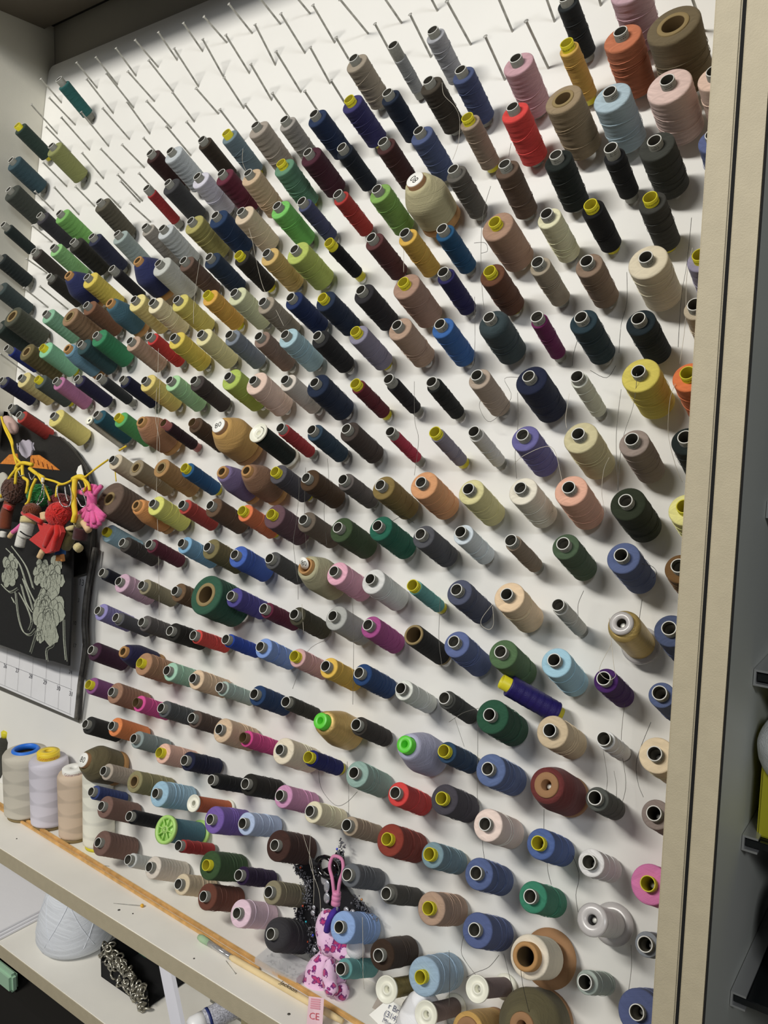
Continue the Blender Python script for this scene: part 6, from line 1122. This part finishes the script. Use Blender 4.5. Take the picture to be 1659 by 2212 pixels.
# yellow cord
yel = mat('yellow_cord', '#e6c62e', .7, bump=.4, scale=900)
root, inv = new_root('knotted_string', (-1.4132, 0.8029, 1.2921), 'yellow cord tied in knots carrying the bunch of yarn dolls', 'cord')
for pts_, r_ in (([(-1.5238, 0.8253, 1.3815), (-1.5076, 0.8221, 1.3598), (-1.4712, 0.8138, 1.3347), (-1.4452, 0.8056, 1.3101), (-1.4058, 0.7988, 1.2952)], .0022), ([(-1.5127, 0.8234, 1.3685), (-1.4689, 0.8145, 1.3391), (-1.4614, 0.8113, 1.3178), (-1.4359, 0.8033, 1.2951)], .0018), ([(-1.3678, 0.7947, 1.2981), (-1.3909, 0.7905, 1.3004), (-1.4084, 0.7896, 1.2946), (-1.4129, 0.7883, 1.2859)], .0036), ([(-1.3896, 0.7895, 1.2939), (-1.4012, 0.7834, 1.2835), (-1.4016, 0.7801, 1.2618)], .0026), ([(-1.4077, 0.7891, 1.2912), (-1.4266, 0.7812, 1.2686), (-1.4454, 0.776, 1.2344)], .0026), ([(-1.3851, 0.7852, 1.2959), (-1.3704, 0.7779, 1.2772), (-1.3539, 0.7768, 1.2701), (-1.3543, 0.7737, 1.2489)], .0028),
    ([(-1.3601, 0.7847, 1.2923), (-1.3317, 0.7817, 1.2842), (-1.3103, 0.7809, 1.2791)], .0034), ([(-1.3285, 0.7778, 1.2765), (-1.3351, 0.7724, 1.2585), (-1.3398, 0.7692, 1.2371), (-1.3474, 0.7681, 1.2301)], .0026), ([(-1.3306, 0.7795, 1.2877), (-1.2955, 0.7732, 1.2644), (-1.2743, 0.7699, 1.2422)], .0018), ([(-1.3101, 0.7825, 1.2774), (-1.2782, 0.7821, 1.2746), (-1.2526, 0.7816, 1.2715), (-1.2314, 0.7875, 1.2804)], .0020), ([(-1.2314, 0.7875, 1.2804), (-1.2136, 0.7883, 1.2861), (-1.2, 0.788, 1.2839)], .0048), ([(-1.2003, 0.7882, 1.2854), (-1.1806, 0.7999, 1.3029), (-1.1848, 0.8245, 1.3149)], .0016),
    ([(-1.2122, 0.7786, 1.2821), (-1.2073, 0.7732, 1.2642), (-1.1977, 0.7663, 1.2423), (-1.1896, 0.7623, 1.228), (-1.1923, 0.7603, 1.2141)], .0045), ([(-1.1945, 0.7792, 1.2862), (-1.1735, 0.7772, 1.2785), (-1.1663, 0.7754, 1.2669)], .0026), ([(-1.1904, 0.78, 1.2849), (-1.1805, 0.7782, 1.2734), (-1.1866, 0.7768, 1.2639)], .0022), ([(-1.2539, 0.7816, 1.2714), (-1.2684, 0.781, 1.2673), (-1.2691, 0.7781, 1.2484)], .0020), ([(-1.2153, 0.8584, 1.2986), (-1.2073, 0.8549, 1.275)], .0010), ([(-1.2199, 0.8719, 1.3279), (-1.1904, 0.8641, 1.3365)], .0018)):
    limb('strand', pts_, r_, yel)
root, inv = new_root('bead_chain', (-1.2236, 0.7707, 1.2593), 'looped silver bead chain draped through the yarn dolls', 'bead chain'); prts = []
bead = mat('silver_bead', '#d8d8dc', .15, metal=1)
for pts_ in ([(-1.2967, 0.7708, 1.2724), (-1.2876, 0.7631, 1.2576), (-1.2945, 0.758, 1.2352), (-1.2769, 0.7598, 1.2475), (-1.2933, 0.7704, 1.2695)], [(-1.2508, 0.7701, 1.2676), (-1.2399, 0.7629, 1.2563), (-1.2231, 0.7604, 1.2392), (-1.2021, 0.7606, 1.2409), (-1.1999, 0.7632, 1.2577), (-1.2166, 0.7709, 1.273)], [(-1.2293, 0.7703, 1.269), (-1.2159, 0.7632, 1.2581), (-1.2059, 0.7599, 1.2483)], [(-1.1913, 0.7718, 1.2792), (-1.1701, 0.7644, 1.2659), (-1.1566, 0.7616, 1.2475), (-1.1684, 0.7608, 1.2421), (-1.1836, 0.7627, 1.2544)], [(-1.3827, 0.7766, 1.2865), (-1.3751, 0.7754, 1.2787), (-1.3634, 0.7757, 1.281)], [(-1.3492, 0.7763, 1.2851), (-1.3382, 0.7748, 1.2744), (-1.328, 0.776, 1.2831)]):
    sp_ = smooth_path(pts_, 12)
    for p in sp_[::1]:
        V, F = ball(.0011, 4); prts.append(([inv @ (p+Vector(v)) for v in V], F))
V, F = merge(prts); o = obj('beads', V, F, bead, root); o['kind'] = 'stuff'
limb('clasp', [(-1.2968, 0.772, 1.2804), (-1.2967, 0.7708, 1.2724)], .0030, mat('ivory_clasp', '#e8e4d0', .4))
# soft bundles at the left edge
root, inv = new_root('cloth_bundle', (-1.5444, 0.8428, 1.3768), 'pale pink cloth bundle at the left edge behind the red spool', 'cloth bundle')
blob([((-1.6144, 0.8426, 1.3756), .050, .036, .018, -25), ((-1.5381, 0.8502, 1.3653), .030, .014, .012, -30)], 'cloth', mat('pale_pink_cloth', '#c9aaa0', .9, bump=.3), .003, 6)
root, inv = new_root('cloth_bundle', (-1.5105, 0.8146, 1.249), 'grey cream cloth bundle at the left edge beside the brown headed doll', 'cloth bundle')
blob([((-1.5085, 0.8126, 1.2475), .024, .030, .010, 0), ((-1.5356, 0.8099, 1.2296), .024, .034, .010, 0)], 'cloth', mat('grey_cream_cloth', '#b9b6aa', .9, bump=.3), .003, 6)
# ---------------------------------------------------------------- lower shelf
ZL = ZLO
yc_ = (-1.2166, 0.7596, 0.4654)
root = empty('yarn_cone', (yc_[0], yc_[1], ZL+.0005), 'large white yarn cone standing on the lower shelf', 'yarn cone')
prof = [(.010, .001), (.052, .001), (.062, .006), (.067, .016), (.066, .034), (.060, .060), (.050, .090), (.038, .120), (.026, .142)]
bmv = lathe(prof, 48); child('yarn', bmv, THREAD_BIG, root, lin('#e4e8ee')); prts = []
for k in range(12):
    a0 = 2*math.pi*k/12; d_ = 1 if k % 2 else -1; pp = []
    for j in range(9):
        t = j/8; z = .010+t*.125; 
        for i_ in range(len(prof)-1):
            if prof[i_][1] <= z <= prof[i_+1][1]: rr_ = prof[i_][0]+(prof[i_+1][0]-prof[i_][0])*(z-prof[i_][1])/max(1e-6, prof[i_+1][1]-prof[i_][1])
        pp.append(((rr_+.0003)*math.cos(a0+d_*t*1.1), (rr_+.0003)*math.sin(a0+d_*t*1.1), z))
    prts.append(wire(pp, .0007, 4))
child('yarn_strands', merge(prts), mat('white_yarn_strand', '#e4e8ee', .8), root); child('tube', tube_ring(.016, .013, 0, .150, 24), CORE['w'], root)
fb = (-1.3166, 0.6737, 0.4654); fb2 = (-1.3175, 0.7548, 0.4654)
for i in range(3):
    o = box('foam_board', -1.60, fb[0]-.004-i*.003, YF+.004+i*.002, 1.0, ZL+.0006+i*.0045, ZL+.0048+i*.0045, mat('white_foam_board', '#f0eff2', .5, bump=.2, scale=120), None, .0006)
    tag(o, ['white foam board sheet, bottom of the stack on the lower shelf', 'white foam board sheet in the middle of the lower shelf stack', 'white foam board sheet topmost of the lower shelf stack'][i], 'foam board', 'foam boards on the lower shelf')
# green book
gb = (-1.0941, 0.7851, 0.4654)
o = box('book', gb[0]-.03, gb[0]+.02, .80, .95, ZL+.0005, ZL+.040, mat('dark_green_cover', '#1f5c48', .5), None, .002); tag(o, 'dark green book lying behind the white yarn cone', 'book')
# black pouch with silver sequin trim
A_ = (-1.0997, 0.7442, 0.4654); B_ = (-0.9445, 0.7177, 0.4654)
root = empty('black_pouch', (A_[0]+.05, A_[1]+.03, ZL+.0005), 'black fabric pouch with crumpled silver sequin trim on the lower shelf', 'pouch'); bpy.context.view_layer.update(); inv = root.matrix_world.inverted()
x0, y0, x1, y1 = A_[0]+.0, A_[1]+.004, B_[0]-.035, .86
V, F = merge([box_vf(x0, x0+.004, y0-.02, y1, ZL+.0008, ZL+.055, .001), box_vf(x0, x1, y1-.004, y1, ZL+.0008, ZL+.075, .001), box_vf(x0, x1, y0-.02, y1, ZL+.0008, ZL+.004, .001), box_vf(x0, x1, y0-.02, y0-.016, ZL+.0008, ZL+.030, .001)])
obj('body', [inv @ Vector(v) for v in V], F, mat('black_velvet', '#08080a', .95), root, smooth=False)
prts = []; rg = random.Random(4); ta = Vector((x0-.002, y0-.01, ZL+.045)); tb = Vector((x1, y0-.024, ZL+.022))
for k in range(110):
    t = rg.random(); p = ta.lerp(tb, t)+Vector((rg.uniform(-.007, .007), rg.uniform(-.006, .004), rg.uniform(-.018, .016))); V, F = loop([(1+.35*math.cos(2*math.pi*j/6), .35*math.sin(2*math.pi*j/6)) for j in range(6)], 12)
    M_ = Matrix.Translation(p) @ Matrix.Rotation(rg.uniform(0, 3), 4, 'X') @ Matrix.Rotation(rg.uniform(0, 3), 4, 'Y') @ Matrix.Diagonal((.006, .0045, .005, 1)); prts.append(([inv @ (M_ @ Vector(v)) for v in V], F))
V, F = merge(prts); o = obj('sequin_trim', V, F, mat('silver_trim', '#b8b4a6', .28, metal=.85, var=.4, vscale=300), root); o['kind'] = 'stuff'
# leaning white edged board and dark side
pA = (-0.9109, 0.6975, 0.6005); pB = (-0.8876, 0.6975, 0.6108); pC = (-0.8282, 0.675, 0.5383); pD = (-0.8513, 0.675, 0.5266)
V = [Vector(p) for p in (pA, pB, pC, pD)]; V += [v+Vector((.001, .006, 0)) for v in V]
o = obj('leaning_board', V, [(0, 1, 2, 3), (7, 6, 5, 4), (0, 4, 5, 1), (1, 5, 6, 2), (2, 6, 7, 3), (3, 7, 4, 0)], mat('white_panel_edge', '#e6e6ee', .6), None, smooth=False); tag(o, 'white edged board leaning upright between pouch and bottle', 'board')
gs = (-0.8841, 0.711, 0.5827)
o = box('grey_panel', gs[0]-.03, gs[0]+.40, .80, .806, ZL+.0005, ZSH-.028, mat('grey_hardboard', '#77766c', .7), None, 0); tag(o, 'grey hardboard panel standing at the back of the lower shelf', 'panel')
# bottle and cream box lying on the lower shelf
bA = Vector((-0.7983, 0.6705, 0.5647)); bB = Vector((-0.7785, 0.72, 0.5708))
dd = (bB-bA).normalized(); root = empty('bottle', axis_frame(bA, dd), 'small white bottle with blue printed label lying on the lower shelf', 'bottle')
child('cap', capped([(.010, -.008), (.014, -.003), (.0145, .006), (.0145, .014)], 28), mat('white_cap', '#f2f2f2', .35), root); child('body', capped([(.0140, .0142), (.0155, .018), (.0155, .070), (.012, .074)], 28), mat('label_grey', '#b9bac4', .5, var=.5, vscale=500), root); child('label_band', loop([(.0150, .0185), (.0157, .0185), (.0157, .0225), (.0150, .0225)], 28), mat('navy_band', '#1f2f6a', .5), root)
cA = (-0.7724, 0.693, 0.5672); o = box('cream_block', cA[0]-.01, cA[0]+.05, .74, .79, ZL+.0005, cA[2]+.004, mat('cream_paper', '#e0d2a4', .7), None, .002); tag(o, 'cream coloured block beside the bottle on the lower shelf', 'block')
# mint box under the lower shelf
mA = (-1.2838, 0.6705, 0.4145); mB = (-1.2863, 0.6705, 0.3801)
o = box('mint_box', mA[0]-.16, mA[0], .672, .688, mB[2], mA[2], mat('mint_plastic', '#a9cdb0', .45), None, .005); tag(o, 'mint green plastic box below the lower shelf at left edge', 'box')
o = box('dark_storage_box', XL+.03, -.6, .675, 1.0, .1205, mB[2]-.0006, mat('dark_fabric_box', '#17140f', .9), None, .004); tag(o, 'dark storage box in the shadow under the lower shelf', 'box')
# ---------------------------------------------------------------- right cabinet: shelves in chrome clips and what stands there
XW = XS+.0214
def rshelf(y, z, label, deep=True):
    root = empty('glass_shelf', (XW+.2, y+.1, z), label, 'shelf', 'shelves in the right cabinet'); bpy.context.view_layer.update(); inv = root.matrix_world.inverted()
    V, F = box_vf(XW+.003, .85, y+.0015, 1.0, z-.0035, z+.0035, .0006); obj('shelf_slab', [inv @ Vector(v) for v in V], F, mat('smoked_glass', '#1c1f20', .15), root, smooth=False)
    c = [(0, .0075), (.0135, .0075), (.0135, .0055), (.002, .0055), (.002, -.0055), (.0135, -.0055), (.0135, -.0075), (0, -.0075)]
    V = [inv @ Vector((XW+.0005+x_, yy, z+z_)) for yy in (y-.001, 1.0) for x_, z_ in c]; n = 8
    F = [tuple(range(n)), tuple(range(2*n-1, n-1, -1))]+[(i, (i+1) % n, n+(i+1) % n, n+i) for i in range(n)]
    obj('chrome_channel', V, F, CHROME, root, smooth=False)
rz = [(.7648, -.600), (.7644, -.427), (.761, -.2522), (.7625, -.0851), (.7625, .085)]
for i, (y, z) in enumerate(rz):
    rshelf(y, z*.9+1.4, ['lowest glass shelf with chrome side channel at lower right', 'glass shelf with chrome channel carrying the yellow box', 'glass shelf with chrome channel above the white cloth', 'glass shelf with chrome channel, only its corner in view, fourth from below', 'topmost glass shelf of the right cabinet at the frame edge'][i])
z2 = rz[1][1]*.9+1.4+.004
q = (-0.1375, 0.774, 1.0678)
root = empty('yellow_box', (q[0]+.06, .80, z2), 'yellow box with white cloth over it on the right cabinet shelf', 'box'); bpy.context.view_layer.update(); inv = root.matrix_world.inverted()
obj('box', *[([inv @ Vector(v) for v in V_], F_) for V_, F_ in [box_vf(q[0], q[0]+.12, .775, .90, z2, z2+.105, .002)]][0], mat('yellow_card', '#c9c22c', .6), root, smooth=False)
q2 = (-0.1348, 0.765, 1.1069)
root, inv = new_root('white_cloth', (q2[0]+.04, q2[1], q2[2]), 'white fluffy cloth draped over the yellow box at the right edge', 'cloth')
blob([((q2[0]+.030, .782, q2[2]+.0), .040, .040, .020, -15), ((q2[0]+.012, .775, q2[2]+.006), .022, .018, .012, 40), ((q2[0]+.045, .775, q2[2]-.035), .036, .030, .016, 0)], 'cloth', mat('white_terry', '#e9e9e6', .98, bump=1, scale=700), .0035, 5)
z1 = rz[0][1]*.9+1.4+.004; q3 = (-0.1261, 0.792, 0.8889)
root, inv = new_root('cloth_bundle', (q3[0]+.05, .84, z1), 'dark plum cloth bundle on the lowest glass shelf at right', 'cloth bundle')
blob([((q3[0]+.040, .84, z1+.045), .045, .055, .040, 0), ((q3[0]+.045, .82, z1+.022), .045, .022, .040, 0)], 'cloth', mat('plum_cloth', '#4a3540', .9, bump=.6, scale=90), .004, 4)
